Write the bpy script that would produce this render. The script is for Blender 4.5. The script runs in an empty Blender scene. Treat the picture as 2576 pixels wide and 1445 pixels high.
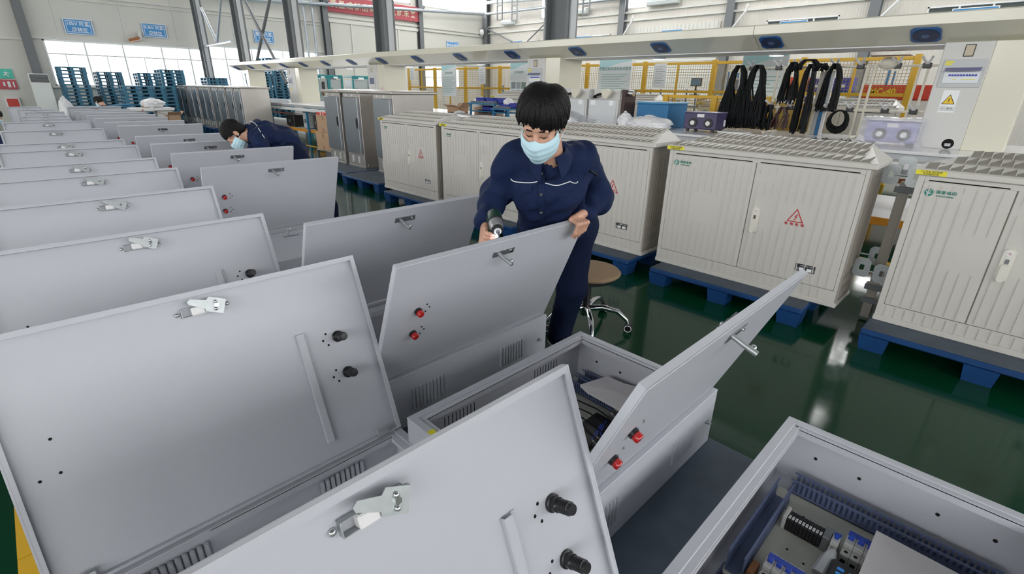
import bpy, bmesh, math, random
import numpy as np
from mathutils import Matrix, Vector, Euler
from math import pi, sin, cos, radians as R
random.seed(7)
sc = bpy.context.scene
COL = sc.collection

# ------------------------------------------------------------------ camera, world, light, exposure
cam_d = bpy.data.cameras.new('camera'); cam = bpy.data.objects.new('camera', cam_d); COL.objects.link(cam)
cam_d.sensor_width = 36.0; cam_d.lens = 1235.0 / 2576 * 36; cam_d.clip_start = 0.02; cam_d.clip_end = 200
def cam_matrix(pitch=21.9, roll=1.08, az=45.0, H=1.55):
    p, r, a = R(pitch), R(roll), R(az)
    fh = Vector((sin(a), cos(a), 0)); rt = Vector((cos(a), -sin(a), 0)); up = Vector((0, 0, 1))
    f = fh * cos(p) - up * sin(p); cu = fh * sin(p) + up * cos(p)
    r2 = rt * cos(r) + cu * sin(r); u2 = -rt * sin(r) + cu * cos(r)
    return Matrix(((r2.x, u2.x, -f.x, 0), (r2.y, u2.y, -f.y, 0), (r2.z, u2.z, -f.z, H), (0, 0, 0, 1)))
cam.matrix_world = cam_matrix()
sc.camera = cam
sc.view_settings.view_transform = 'Standard'; sc.view_settings.look = 'None'
sc.view_settings.gamma = 1.0; sc.view_settings.use_curve_mapping = False
sc.view_settings.exposure = -0.58
WORLD = 0.3; PANE = 8.0; SKYLIGHT = 0.6
w = bpy.data.worlds.new('world'); sc.world = w; w.use_nodes = True
bg = w.node_tree.nodes['Background']; bg.inputs[0].default_value = (0.90, 0.95, 1.0, 1); bg.inputs[1].default_value = WORLD
def area(name, loc, sx, sy, power, rot=(0, 0, 0), colr=(1, 1, 1)):
    l = bpy.data.lights.new(name, 'AREA'); l.shape = 'RECTANGLE'; l.size = sx; l.size_y = sy; l.energy = power; l.color = colr
    o = bpy.data.objects.new(name, l); COL.objects.link(o); o.location = loc; o.rotation_euler = rot; return o
# unseen area lights added under the roof to brighten the hall
for i, (x, y, p) in enumerate([(3.0, 14.0, 140), (13.0, 8.0, 120), (12.0, 18.0, 260), (20.0, 6.0, 160), (20.0, 16.0, 220), (20, 24, 260)]):
    area('roof_fill_light', (x, y, 8.3), 1.2, 5.0, p, colr=(1, 0.98, 0.95))

# ------------------------------------------------------------------ materials
MATS = {}
def mat(name, col, rough=0.5, metal=0.0, noise=0.0, nscale=20.0, bump=0.0, bscale=200.0, coat=0.0, emit=0.0, alpha=1.0, trans=0.0, spec=0.5, aniso=0.0):
    if name in MATS: return MATS[name]
    m = bpy.data.materials.new(name); m.use_nodes = True; MATS[name] = m
    nt = m.node_tree; b = nt.nodes['Principled BSDF']; L = nt.links
    c = (col[0], col[1], col[2], 1)
    b.inputs['Base Color'].default_value = c; b.inputs['Roughness'].default_value = rough; b.inputs['Metallic'].default_value = metal
    b.inputs['Specular IOR Level'].default_value = spec
    if coat: b.inputs['Coat Weight'].default_value = coat; b.inputs['Coat Roughness'].default_value = 0.08
    if emit: b.inputs['Emission Color'].default_value = c; b.inputs['Emission Strength'].default_value = emit
    if alpha < 1: b.inputs['Alpha'].default_value = alpha
    if trans: b.inputs['Transmission Weight'].default_value = trans; b.inputs['IOR'].default_value = 1.45
    if noise or bump:
        tc = nt.nodes.new('ShaderNodeTexCoord')
    if noise:
        n = nt.nodes.new('ShaderNodeTexNoise'); n.inputs['Scale'].default_value = nscale; n.inputs['Detail'].default_value = 5
        L.new(tc.outputs['Object'], n.inputs['Vector'])
        mx = nt.nodes.new('ShaderNodeMix'); mx.data_type = 'RGBA'
        mx.inputs['A'].default_value = tuple(x * (1 - noise) for x in col) + (1,); mx.inputs['B'].default_value = tuple(min(1, x * (1 + noise)) for x in col) + (1,)
        L.new(n.outputs['Fac'], mx.inputs['Factor']); L.new(mx.outputs['Result'], b.inputs['Base Color'])
    if bump:
        n2 = nt.nodes.new('ShaderNodeTexNoise'); n2.inputs['Scale'].default_value = bscale; n2.inputs['Detail'].default_value = 3
        L.new(tc.outputs['Object'], n2.inputs['Vector'])
        bp = nt.nodes.new('ShaderNodeBump'); bp.inputs['Strength'].default_value = bump; bp.inputs['Distance'].default_value = 0.01
        L.new(n2.outputs['Fac'], bp.inputs['Height']); L.new(bp.outputs['Normal'], b.inputs['Normal'])
    return m
def wave_mat(name, col, axis, scale, depth, rough=0.5, metal=0.0, col2=None, profile='SIN'):
    m = mat(name, col, rough, metal); nt = m.node_tree; b = nt.nodes['Principled BSDF']; L = nt.links
    tc = nt.nodes.new('ShaderNodeTexCoord'); wv = nt.nodes.new('ShaderNodeTexWave'); wv.bands_direction = axis; wv.wave_profile = profile
    wv.inputs['Scale'].default_value = scale; L.new(tc.outputs['Object'], wv.inputs['Vector'])
    bp = nt.nodes.new('ShaderNodeBump'); bp.inputs['Strength'].default_value = 0.6; bp.inputs['Distance'].default_value = depth
    L.new(wv.outputs['Fac'], bp.inputs['Height']); L.new(bp.outputs['Normal'], b.inputs['Normal'])
    if col2:
        mx = nt.nodes.new('ShaderNodeMix'); mx.data_type = 'RGBA'; mx.inputs['A'].default_value = (*col2, 1); mx.inputs['B'].default_value = (*col, 1)
        L.new(wv.outputs['Fac'], mx.inputs['Factor']); L.new(mx.outputs['Result'], b.inputs['Base Color'])
    return m

def floor_material():
    m = mat('green_epoxy', (0.004, 0.03, 0.016), 0.12, spec=0.28); nt = m.node_tree; b = nt.nodes['Principled BSDF']; L = nt.links
    tc = nt.nodes.new('ShaderNodeTexCoord')
    n = nt.nodes.new('ShaderNodeTexNoise'); n.inputs['Scale'].default_value = 0.9; n.inputs['Detail'].default_value = 6
    L.new(tc.outputs['Object'], n.inputs['Vector'])
    mx = nt.nodes.new('ShaderNodeMix'); mx.data_type = 'RGBA'; mx.inputs['A'].default_value = (0.001, 0.032, 0.013, 1); mx.inputs['B'].default_value = (0.002, 0.054, 0.023, 1)
    L.new(n.outputs['Fac'], mx.inputs['Factor']); L.new(mx.outputs['Result'], b.inputs['Base Color'])
    n2 = nt.nodes.new('ShaderNodeTexNoise'); n2.inputs['Scale'].default_value = 14; n2.inputs['Detail'].default_value = 6
    mp = nt.nodes.new('ShaderNodeMapping'); mp.inputs['Scale'].default_value = (1, 0.25, 1); mp.inputs['Rotation'].default_value = (0, 0, 0.6)
    L.new(tc.outputs['Object'], mp.inputs['Vector']); L.new(mp.outputs['Vector'], n2.inputs['Vector'])
    mr = nt.nodes.new('ShaderNodeMapRange'); mr.inputs['To Min'].default_value = 0.05; mr.inputs['To Max'].default_value = 0.17
    L.new(n2.outputs['Fac'], mr.inputs['Value']); L.new(mr.outputs['Result'], b.inputs['Roughness'])
    bp = nt.nodes.new('ShaderNodeBump'); bp.inputs['Strength'].default_value = 0.05; bp.inputs['Distance'].default_value = 0.01
    n3 = nt.nodes.new('ShaderNodeTexNoise'); n3.inputs['Scale'].default_value = 3.0; L.new(tc.outputs['Object'], n3.inputs['Vector'])
    L.new(n3.outputs['Fac'], bp.inputs['Height']); L.new(bp.outputs['Normal'], b.inputs['Normal'])
    return m
M = dict(
    floor=floor_material(),
    grey=mat('grey_powder_coat', (0.505, 0.52, 0.568), 0.42, bump=0.05, bscale=260),
    zinc=mat('zinc_plated_steel', (0.46, 0.49, 0.50), 0.42, 0.75, noise=0.15, nscale=60),
    steel=mat('brushed_stainless', (0.62, 0.59, 0.56), 0.40, 0.9, noise=0.06, nscale=8),
    steel_front=mat('dimmed_stainless_door', (0.40, 0.43, 0.46), 0.36, 0.95, noise=0.05, nscale=8),  # darker copy of the stainless: the doors' dimmer reflections put into the colour
    darksteel=mat('dark_steel', (0.30, 0.31, 0.33), 0.35, 0.8),
    chrome=mat('chrome', (0.75, 0.76, 0.78), 0.12, 1.0),
    white=mat('white_plastic', (0.80, 0.79, 0.80), 0.4),
    black=mat('black_plastic', (0.012, 0.012, 0.014), 0.35),
    hole=mat('dark_hole', (0.004, 0.004, 0.004), 0.9),
    red=mat('red_lens', (0.45, 0.012, 0.012), 0.2, coat=0.5),
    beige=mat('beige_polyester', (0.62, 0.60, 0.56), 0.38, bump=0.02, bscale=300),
    beige_dark=mat('shaded_beige_side', (0.34, 0.31, 0.27), 0.45),  # grey-brown ribbed sides, darkened further to carry the shade between cabinets
    roof_tile=mat('shaded_beige_roof', (0.27, 0.25, 0.215), 0.6, spec=0.2),  # beige darkened: the dimmer light on upward faces is put into the colour
    pallet=mat('blue_pallet_plastic', (0.008, 0.055, 0.19), 0.42, noise=0.25, nscale=5),
    pallet_top=mat('worn_pallet_top', (0.060, 0.085, 0.115), 0.6, noise=0.4, nscale=9),
    pallet_far=mat('teal_pallet_plastic', (0.05, 0.19, 0.30), 0.5, noise=0.15, nscale=3),
    cream=mat('cream_paint', (0.72, 0.70, 0.58), 0.22, coat=0.3),
    cream_grey=mat('light_grey_panel', (0.62, 0.62, 0.60), 0.4),
    wall=mat('cream_wall_panel', (0.64, 0.63, 0.58), 0.6, noise=0.05, nscale=0.7),
    wall2=wave_mat('ribbed_wall_panel', (0.62, 0.59, 0.54), 'Y', 3.2, 0.010, 0.6),
    trim=mat('pale_trim', (0.66, 0.66, 0.62), 0.5),
    iron=mat('grey_painted_steel', (0.155, 0.165, 0.175), 0.45),
    iron_light=mat('light_painted_steel', (0.48, 0.50, 0.52), 0.45),
    pipe=mat('galvanised_pipe', (0.42, 0.46, 0.50), 0.4, 0.5),
    pane=mat('bright_window_pane', (1.0, 1.0, 1.0), 0.4, emit=PANE),
    pane_high=mat('clerestory_pane', (1.0, 1.0, 1.0), 0.4, emit=14.0),
    pane_dark=mat('dim_window_pane', (0.10, 0.12, 0.12), 0.1),
    sky=mat('added_skylight', (0.95, 0.98, 1.0), 0.4, emit=SKYLIGHT),
    alu=mat('white_aluminium', (0.75, 0.76, 0.76), 0.4),
    sign_blue=mat('blue_sign', (0.05, 0.28, 0.62), 0.4),
    sign_white=mat('white_print', (0.85, 0.87, 0.88), 0.5),
    sign_red=mat('red_banner', (0.50, 0.09, 0.11), 0.55),
    gold=mat('cream_print', (0.85, 0.74, 0.55), 0.5),
    yellow=mat('yellow_paint', (0.72, 0.42, 0.02), 0.4),
    wire=mat('yellow_wire', (0.42, 0.28, 0.06), 0.5),
    sticker=mat('yellow_sticker', (0.80, 0.72, 0.03), 0.5),
    ink=mat('black_ink', (0.02, 0.02, 0.025), 0.6),
    green_ink=mat('green_print', (0.01, 0.22, 0.17), 0.5),
    red_ink=mat('red_print', (0.52, 0.03, 0.04), 0.5),
    navy=mat('navy_cotton', (0.007, 0.017, 0.062), 0.8, noise=0.25, nscale=22, bump=0.55, bscale=32, spec=0.25),
    navy2=mat('navy_cotton_trousers', (0.006, 0.012, 0.040), 0.85, noise=0.15, nscale=30, bump=0.35, bscale=50, spec=0.2),
    skin=mat('skin', (0.60, 0.34, 0.24), 0.48, noise=0.10, nscale=25, bump=0.05, bscale=300),
    hair=mat('black_hair', (0.004, 0.0035, 0.0035), 0.5, bump=0.3, bscale=160, spec=0.25),
    mask=mat('pale_blue_mask', (0.58, 0.82, 0.92), 0.8),
    mask_edge=mat('white_mask_edge', (0.80, 0.86, 0.90), 0.75),
    carton=mat('brown_cardboard', (0.45, 0.29, 0.18), 0.7, noise=0.08, nscale=6),
    tape=mat('brown_tape', (0.36, 0.22, 0.12), 0.3),
    mesh_tan=mat('tan_mesh_fabric', (0.34, 0.23, 0.14), 0.8, bump=0.6, bscale=220),
    teal=mat('teal_frame', (0.01, 0.22, 0.24), 0.4),
    cablack=mat('black_cable', (0.004, 0.005, 0.006), 0.6, spec=0.25),
    tube=mat('ivory_tube', (0.70, 0.66, 0.55), 0.35),
    purple=mat('purple_grey_box', (0.055, 0.045, 0.115), 0.4),
    bluebin=mat('blue_bin', (0.02, 0.04, 0.33), 0.4),
    bluecart=mat('blue_cart', (0.02, 0.17, 0.33), 0.4),
    bluebox=mat('blue_case', (0.02, 0.16, 0.36), 0.5),
    duct=mat('grey_blue_duct', (0.10, 0.13, 0.24), 0.4),
    paper=mat('white_paper', (0.62, 0.60, 0.62), 0.8),
    plate=mat('cream_mounting_plate', (0.50, 0.50, 0.44), 0.45, noise=0.08, nscale=15),
    breaker=mat('breaker_grey', (0.52, 0.52, 0.50), 0.45),
    breaker_blue=mat('breaker_blue', (0.015, 0.06, 0.45), 0.4),
    copper=mat('terminal_orange', (0.35, 0.14, 0.05), 0.5),
    foam=mat('white_plastic_bag', (0.80, 0.80, 0.82), 0.35),
    poster=mat('poster_aqua', (0.50, 0.78, 0.82), 0.5),
    orange=mat('orange_steel', (0.62, 0.25, 0.02), 0.5),
    redbin=mat('red_bin', (0.60, 0.05, 0.03), 0.45),
    greenbin=mat('green_bin', (0.05, 0.25, 0.06), 0.5),
    drill=mat('dark_green_casing', (0.010, 0.045, 0.030), 0.4),
    rubber=mat('black_rubber', (0.010, 0.012, 0.012), 0.7),
    alu_nose=mat('worn_aluminium', (0.52, 0.52, 0.54), 0.4, 0.85, noise=0.3, nscale=60),
    led=mat('white_lamp', (0.80, 0.82, 1.0), 0.4, emit=40.0),
    lamp=mat('bench_lamp', (1.0, 1.0, 1.0), 0.4, emit=6.0),
    film=mat('clear_film', (0.86, 0.88, 0.94), 0.12, alpha=0.30, bump=0.8, bscale=14),
    green=mat('green_paint', (0.02, 0.20, 0.10), 0.5),
    ac=mat('aircon_white', (0.66, 0.70, 0.68), 0.35),
    pot=mat('terracotta', (0.40, 0.20, 0.12), 0.7),
    pink=mat('pink_bucket', (0.65, 0.38, 0.36), 0.5),
    brownboard=mat('dark_brown_block', (0.05, 0.022, 0.018), 0.5),
    display=mat('grey_display', (0.16, 0.18, 0.28), 0.2),
    exitgreen=mat('exit_green', (0.08, 0.55, 0.42), 0.5),
)

# ------------------------------------------------------------------ mesh helpers
class MB:
    def __init__(s): s.v = []; s.f = []; s.x = None
    def add(s, vs, fs):
        o = len(s.v)
        if s.x is not None: vs = [tuple(s.x @ Vector(p)) for p in vs]
        s.v += [tuple(p) for p in vs]; s.f += [tuple(i + o for i in f) for f in fs]; return s
    def box(s, a, b, ch=0.0):
        lo = [min(p, q) for p, q in zip(a, b)]; hi = [max(p, q) for p, q in zip(a, b)]
        ch = min(ch, *[(h - l) * 0.45 for l, h in zip(lo, hi)])
        if ch <= 0:
            vs = [(hi[0] if i & 1 else lo[0], hi[1] if i & 2 else lo[1], hi[2] if i & 4 else lo[2]) for i in range(8)]
            return s.add(vs, [(0, 2, 3, 1), (4, 5, 7, 6), (0, 1, 5, 4), (2, 6, 7, 3), (0, 4, 6, 2), (1, 3, 7, 5)])
        vs = []; idx = {}
        for i in range(8):
            for ax in range(3):
                p = []
                for k in range(3):
                    h = (i >> k) & 1; e = hi[k] if h else lo[k]
                    if k != ax: e += -ch if h else ch
                    p.append(e)
                idx[(i, ax)] = len(vs); vs.append(tuple(p))
        fs = []
        for ax in range(3):
            k1, k2 = [k for k in range(3) if k != ax]
            for h in (0, 1):
                b0 = h << ax
                fs.append(tuple(idx[(b0 | (p << k1) | (q << k2), ax)] for p, q in ((0, 0), (1, 0), (1, 1), (0, 1))))
        for ax in range(3):
            k1, k2 = [k for k in range(3) if k != ax]
            for p in (0, 1):
                for q in (0, 1):
                    i0 = (p << k1) | (q << k2); i1 = i0 | (1 << ax)
                    fs.append((idx[(i0, k1)], idx[(i1, k1)], idx[(i1, k2)], idx[(i0, k2)]))
        for i in range(8): fs.append((idx[(i, 0)], idx[(i, 1)], idx[(i, 2)]))
        return s.add(vs, fs)
    def cyl(s, a, b, r0, r1=None, n=12, cap=True):
        r1 = r0 if r1 is None else r1
        a = Vector(a); b = Vector(b); d = (b - a).normalized(); u = d.orthogonal().normalized(); v = d.cross(u)
        vs = []; fs = []
        for P, r in ((a, r0), (b, r1)):
            for i in range(n):
                t = 2 * pi * i / n; vs.append(tuple(P + (u * cos(t) + v * sin(t)) * r))
        for i in range(n): j = (i + 1) % n; fs.append((i, j, n + j, n + i))
        if cap: fs += [tuple(range(n - 1, -1, -1)), tuple(range(n, 2 * n))]
        return s.add(vs, fs)
    def tube(s, pts, r, n=8, cap=True):
        pts = [Vector(p) for p in pts]; rs = r if isinstance(r, (list, tuple)) else [r] * len(pts)
        vs = []; fs = []; u = None
        for i, P in enumerate(pts):
            d = (pts[min(i + 1, len(pts) - 1)] - pts[max(i - 1, 0)]).normalized()
            if u is None: u = d.orthogonal().normalized()
            else:
                u = u - d * u.dot(d)
                u = u.normalized() if u.length > 1e-6 else d.orthogonal().normalized()
            v = d.cross(u)
            for k in range(n):
                t = 2 * pi * k / n; vs.append(tuple(P + (u * cos(t) + v * sin(t)) * rs[i]))
        for i in range(len(pts) - 1):
            for k in range(n): j = (k + 1) % n; fs.append((i * n + k, i * n + j, (i + 1) * n + j, (i + 1) * n + k))
        if cap: fs += [tuple(range(n - 1, -1, -1)), tuple(range((len(pts) - 1) * n, len(pts) * n))]
        return s.add(vs, fs)
    def prism(s, poly, h0, h1, ax='z'):
        n = len(poly)
        def P(u, v, h): return {'z': (u, v, h), 'y': (u, h, v), 'x': (h, u, v)}[ax]
        vs = [P(u, v, h0) for u, v in poly] + [P(u, v, h1) for u, v in poly]
        return s.add(vs, [tuple(range(n - 1, -1, -1)), tuple(range(n, 2 * n))] + [(i, (i + 1) % n, n + (i + 1) % n, n + i) for i in range(n)])
    def lathe(s, prof, org=(0, 0, 0), axis=(0, 0, 1), n=20):
        d = Vector(axis).normalized(); u = d.orthogonal().normalized(); v = d.cross(u); o = Vector(org)
        vs = []; fs = []
        for r, h in prof:
            for k in range(n): t = 2 * pi * k / n; vs.append(tuple(o + d * h + (u * cos(t) + v * sin(t)) * max(r, 1e-5)))
        for i in range(len(prof) - 1):
            for k in range(n): j = (k + 1) % n; fs.append((i * n + k, i * n + j, (i + 1) * n + j, (i + 1) * n + k))
        fs += [tuple(range(n - 1, -1, -1)), tuple(range((len(prof) - 1) * n, len(prof) * n))]
        return s.add(vs, fs)
    def ell(s, c, r, n=14, m=9):
        vs = []; fs = []
        for i in range(1, m):
            ph = pi * i / m
            for k in range(n): t = 2 * pi * k / n; vs.append((c[0] + r[0] * sin(ph) * cos(t), c[1] + r[1] * sin(ph) * sin(t), c[2] + r[2] * cos(ph)))
        top = len(vs); vs.append((c[0], c[1], c[2] + r[2])); bot = len(vs); vs.append((c[0], c[1], c[2] - r[2]))
        for i in range(m - 2):
            for k in range(n): j = (k + 1) % n; fs.append((i * n + k, (i + 1) * n + k, (i + 1) * n + j, i * n + j))
        for k in range(n): j = (k + 1) % n; fs += [(top, k, j), (bot, (m - 2) * n + j, (m - 2) * n + k)]
        return s.add(vs, fs)
    def mesh(s, name, material, smooth=False):
        me = bpy.data.meshes.new(name); me.from_pydata(s.v, [], s.f)
        bm = bmesh.new(); bm.from_mesh(me); bmesh.ops.recalc_face_normals(bm, faces=bm.faces); bm.to_mesh(me); bm.free()
        if material: me.materials.append(material)
        if smooth:
            me.polygons.foreach_set('use_smooth', [True] * len(me.polygons))
            try: me.set_sharp_from_angle(angle=R(38))
            except Exception: pass
        me.update(); return me
    def build(s, name, material, parent=None, smooth=False, loc=None, rot=None, **kw):
        return link(name, s.mesh(name, material, smooth), parent, loc, rot, **kw)
def link(name, me, parent=None, loc=None, rot=None, label=None, cat=None, group=None, kind=None):
    o = bpy.data.objects.new(name, me); COL.objects.link(o)
    if parent is not None: o.parent = parent
    if loc is not None: o.location = loc
    if rot is not None: o.rotation_euler = rot
    return tag(o, label, cat, group, kind)
def tag(o, label=None, cat=None, group=None, kind=None):
    if label: o['label'] = label
    if cat: o['category'] = cat
    if group: o['group'] = group
    if kind: o['kind'] = kind
    return o
def thing(name, label, cat, loc=(0, 0, 0), rotz=0.0, group=None):
    return link(name, None, None, loc, (0, 0, rotz), label, cat, group)
def struct(name, mb, m, parent=None, **kw):
    o = mb.build(name, m, parent, **kw)
    if parent is None: o['kind'] = 'structure'
    return o
ORD = 'topmost second third fourth fifth sixth seventh eighth ninth tenth eleventh twelfth thirteenth fourteenth fifteenth sixteenth seventeenth eighteenth nineteenth twentieth 21st 22nd 23rd 24th 25th 26th'.split()
NTH = ['first'] + ORD[1:]
def kids(o): return [c for c in o.children]
def dup(root, loc=None, rotz=None, label=None, group=None, skip=()):
    r = root.copy(); COL.objects.link(r)
    if loc is not None: r.location = loc
    if rotz is not None: r.rotation_euler = (0, 0, rotz)
    if label: r['label'] = label
    if group: r['group'] = group
    for c in list(root.children):
        if c.name.split('.')[0] in skip: continue
        d = c.copy(); COL.objects.link(d); d.parent = r
        for g in list(c.children):
            if g.name.split('.')[0] in skip: continue
            e = g.copy(); COL.objects.link(e); e.parent = d
    return r
# frames of things that face the two directions seen by the camera: 'x' faces -X, 'y' faces -Y, 'z' lies flat
FR = {'x': Matrix(((0, 0, -1), (-1, 0, 0), (0, 1, 0))), 'y': Matrix(((1, 0, 0), (0, 0, -1), (0, 1, 0))), 'z': Matrix(((1, 0, 0), (0, 1, 0), (0, 0, 1)))}
TXT = {}
def text(name, body, size, material, parent, loc, face='x', ext=0.0006, rot=None, sx=1.0, align='CENTER', bold=0.0):
    key = (body, size, material.name, ext, align, bold)
    if key not in TXT:
        cu = bpy.data.curves.new(name, 'FONT'); cu.body = body; cu.size = size; cu.extrude = ext; cu.align_x = align; cu.align_y = 'CENTER'; cu.resolution_u = 2
        cu.offset = bold
        o = bpy.data.objects.new('tmp', cu); COL.objects.link(o)
        dg = bpy.context.evaluated_depsgraph_get(); me = bpy.data.meshes.new_from_object(o.evaluated_get(dg), depsgraph=dg)
        me.name = name; me.materials.clear(); me.materials.append(material)
        COL.objects.unlink(o); bpy.data.objects.remove(o); TXT[key] = me
    o = link(name, TXT[key], parent)
    rm = rot if rot is not None else FR[face]
    o.matrix_local = Matrix.Translation(loc) @ rm.to_4x4() @ Matrix.Diagonal((sx, 1, 1, 1))
    return o
def outward(face, d): return {'x': Vector((-d, 0, 0)), 'y': Vector((0, -d, 0)), 'z': Vector((0, 0, d))}[face]
def fbox(mb, face, org, u0, u1, v0, v1, d0, d1, ch=0.0):
    """box on a face: u to the right, v up, d outward, from point org"""
    X = Matrix.Translation(org) @ FR[face].to_4x4(); old = mb.x; mb.x = X if old is None else old @ X
    mb.box((u0, v0, d0), (u1, v1, d1), ch); mb.x = old; return mb
def fprism(mb, face, org, poly, d0, d1):
    X = Matrix.Translation(org) @ FR[face].to_4x4(); old = mb.x; mb.x = X if old is None else old @ X
    mb.prism(poly, d0, d1); mb.x = old; return mb
def ring_poly(mb, face, org, outer, inner, d0, d1):
    X = Matrix.Translation(org) @ FR[face].to_4x4(); old = mb.x; mb.x = X if old is None else old @ X
    n = len(outer); vs = [(u, v, d) for d in (d0, d1) for (u, v) in list(outer) + list(inner)]; fs = []
    for i in range(n):
        j = (i + 1) % n
        fs += [(2 * n + i, 2 * n + j, 3 * n + j, 3 * n + i), (i, n + i, n + j, j), (i, j, 2 * n + j, 2 * n + i), (n + i, 3 * n + i, 3 * n + j, n + j)]
    mb.add(vs, fs); mb.x = old; return mb

# ------------------------------------------------------------------ the hall
YW, XW, HC = 28.0, 25.0, 9.0
struct('floor', MB().box((-14, -14, -0.1), (XW + .2, YW + .2, 0)), M['floor'])
def wall_with_holes(name, face, pos, u0, u1, z0, z1, holes, material):
    us = sorted({u0, u1, *[h[0] for h in holes], *[h[1] for h in holes]}); zs = sorted({z0, z1, *[h[2] for h in holes], *[h[3] for h in holes]})
    m = MB()
    for i in range(len(us) - 1):
        for j in range(len(zs) - 1):
            cu, cz = (us[i] + us[i + 1]) / 2, (zs[j] + zs[j + 1]) / 2
            if any(h[0] < cu < h[1] and h[2] < cz < h[3] for h in holes): continue
            if face == 'y': m.box((us[i], pos, zs[j]), (us[i + 1], pos + .2, zs[j + 1]))
            else: m.box((pos, us[i], zs[j]), (pos + .2, us[i + 1], zs[j + 1]))
    return struct(name, m, material)
W1 = (1.92, 7.42, 1.38, 3.06); W2 = (7.66, 12.86, 1.38, 3.22); W3 = (19.8, 22.6, 1.50, 2.86); WC = [(1.6 + 6 * i, 7.0 + 6 * i, 6.15, 8.4) for i in range(4)]
wall_with_holes('wall_left', 'y', YW, -14, XW + .2, 0, HC, [W1, W2, W3] + WC, M['wall'])
WB = [(1.2, 3.9, 4.02, 4.60), (6.7, 9.5, 4.02, 4.56), (17.7, 19.9, 4.02, 4.48), (23.0, 25.8, 4.02, 4.46)]
WBC = [(-3.3 + 6 * i, -1.1 + 6 * i, 5.6, 8.7) for i in range(5)]
wall_with_holes('wall_right', 'x', XW, -14, YW, 0, HC, WB + WBC, M['wall2'])
YF, XF = -12.0, -12.0
WF = [(-10.5 + 6 * i, -5.1 + 6 * i, 2.6, 6.8) for i in range(6)]
wall_with_holes('wall_front', 'y', YF - .2, -14, XW + .2, 0, HC, WF, M['wall'])
wall_with_holes('wall_rear', 'x', XF - .2, -12, YW, 0, HC, WF, M['wall'])
roof = struct('ceiling', MB().box((-14, -14, HC), (XW + .2, YW + .2, HC + .15)), mat('grey_roof_sheet', (.15, .155, .16), .6))
nwin = [0]
def window(face, hole, vbars, hbars, vlow=(), pane='pane', fr=0.05, pos=None):
    nwin[0] += 1; u0, u1, z0, z1 = hole
    r = link('window_%d' % nwin[0], None, None); tag(r, kind='structure')
    org = (0, YW if pos is None else pos, 0) if face == 'y' else (XW if pos is None else pos, 0, 0); sg = 1 if face == 'y' else -1
    ua, ub = (u0, u1) if sg == 1 else (-u1, -u0)
    vb = sorted(sg * v for v in vbars)
    m = MB()
    for a, b, c, d in ((ua, ub, z0, z0 + fr), (ua, ub, z1 - fr, z1), (ua, ua + fr, z0, z1), (ub - fr, ub, z0, z1)): fbox(m, face, org, a, b, c, d, -.06, .02)
    for v in vb: fbox(m, face, org, v - fr * .6, v + fr * .6, z0 + fr, z1 - fr, -.05, .01)
    for h in hbars: fbox(m, face, org, ua + fr, ub - fr, h - fr * .5, h + fr * .5, -.05, .005)
    for v in vlow: fbox(m, face, org, v * sg - fr * .35, v * sg + fr * .35, z0 + fr, (hbars[0] if hbars else z1) - fr * .5, -.05, .005)
    m.build('window_frame', M['alu'], r)
    cols = [ua + fr] + vb + [ub - fr]
    rows = [z0 + fr] + sorted(hbars) + [z1 - fr]
    for i in range(len(cols) - 1):
        for j in range(len(rows) - 1):
            fbox(MB(), face, org, cols[i] + .01, cols[i + 1] - .01, rows[j] + .01, rows[j + 1] - .01, -.04, -.03).build('window_pane', M[pane], r)
    return r
window('y', W1, (3.18, 4.44, 5.83, 6.9), (2.56,), (2.5, 3.82, 5.12, 6.35))
window('y', W2, (8.4, 9.6, 11.1), (2.66,), (9.0, 10.3, 12.0))
window('y', W3, (20.75, 21.6), (2.2,))
for h in WC: window('y', h, tuple(h[0] + k * 1.35 for k in range(1, 4)), (7.3,), pane='pane_high')
for h in WB: window('x', h, tuple(h[0] + k * (h[1] - h[0]) / 3 for k in (1, 2)), (), pane='pane_dark')
for h in WBC: window('x', h, (h[0] + 1.1,), (7.3,), pane='pane_high')
for h in WF:
    for fc, ps in (('y', YF - .02), ('x', XF - .02)): window(fc, h, tuple(h[0] + k * 1.35 for k in (1, 2, 3)), (4.0, 5.4), fr=.06, pos=ps)
# unseen skylight strips added in the roof for top light
for i, (x, y0, y1) in enumerate([(1.2, 0, 26), (8, -8, 26), (14.6, -8, 26)]):
    nwin[0] += 1
    r = link('window_%d' % nwin[0], None, None); tag(r, kind='structure')
    for k in range(int((y1 - y0) / 2)):
        MB().box((x - .55, y0 + 2 * k + .03, HC - .03), (x + .55, y0 + 2 * k + 1.97, HC - .01)).build('unseen_skylight_sheet', M['sky'], r)
    m = MB()
    for dx in (-.6, .6): m.box((x + dx - .04, y0, HC - .06), (x + dx + .04, y1, HC))
    m.build('unseen_skylight_rail', M['trim'], r)
for yk in (3.0, 9.0, 15.0, 21.0):
    nwin[0] += 1
    r = link('window_%d' % nwin[0], None, None); tag(r, kind='structure')
    for k in range(6): MB().box((16.2 + 1.4 * k + .02, yk - .6, HC - .03), (17.6 + 1.4 * k - .02, yk + .6, HC - .012)).build('unseen_skylight_sheet', M['pane_high'], r)
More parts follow.
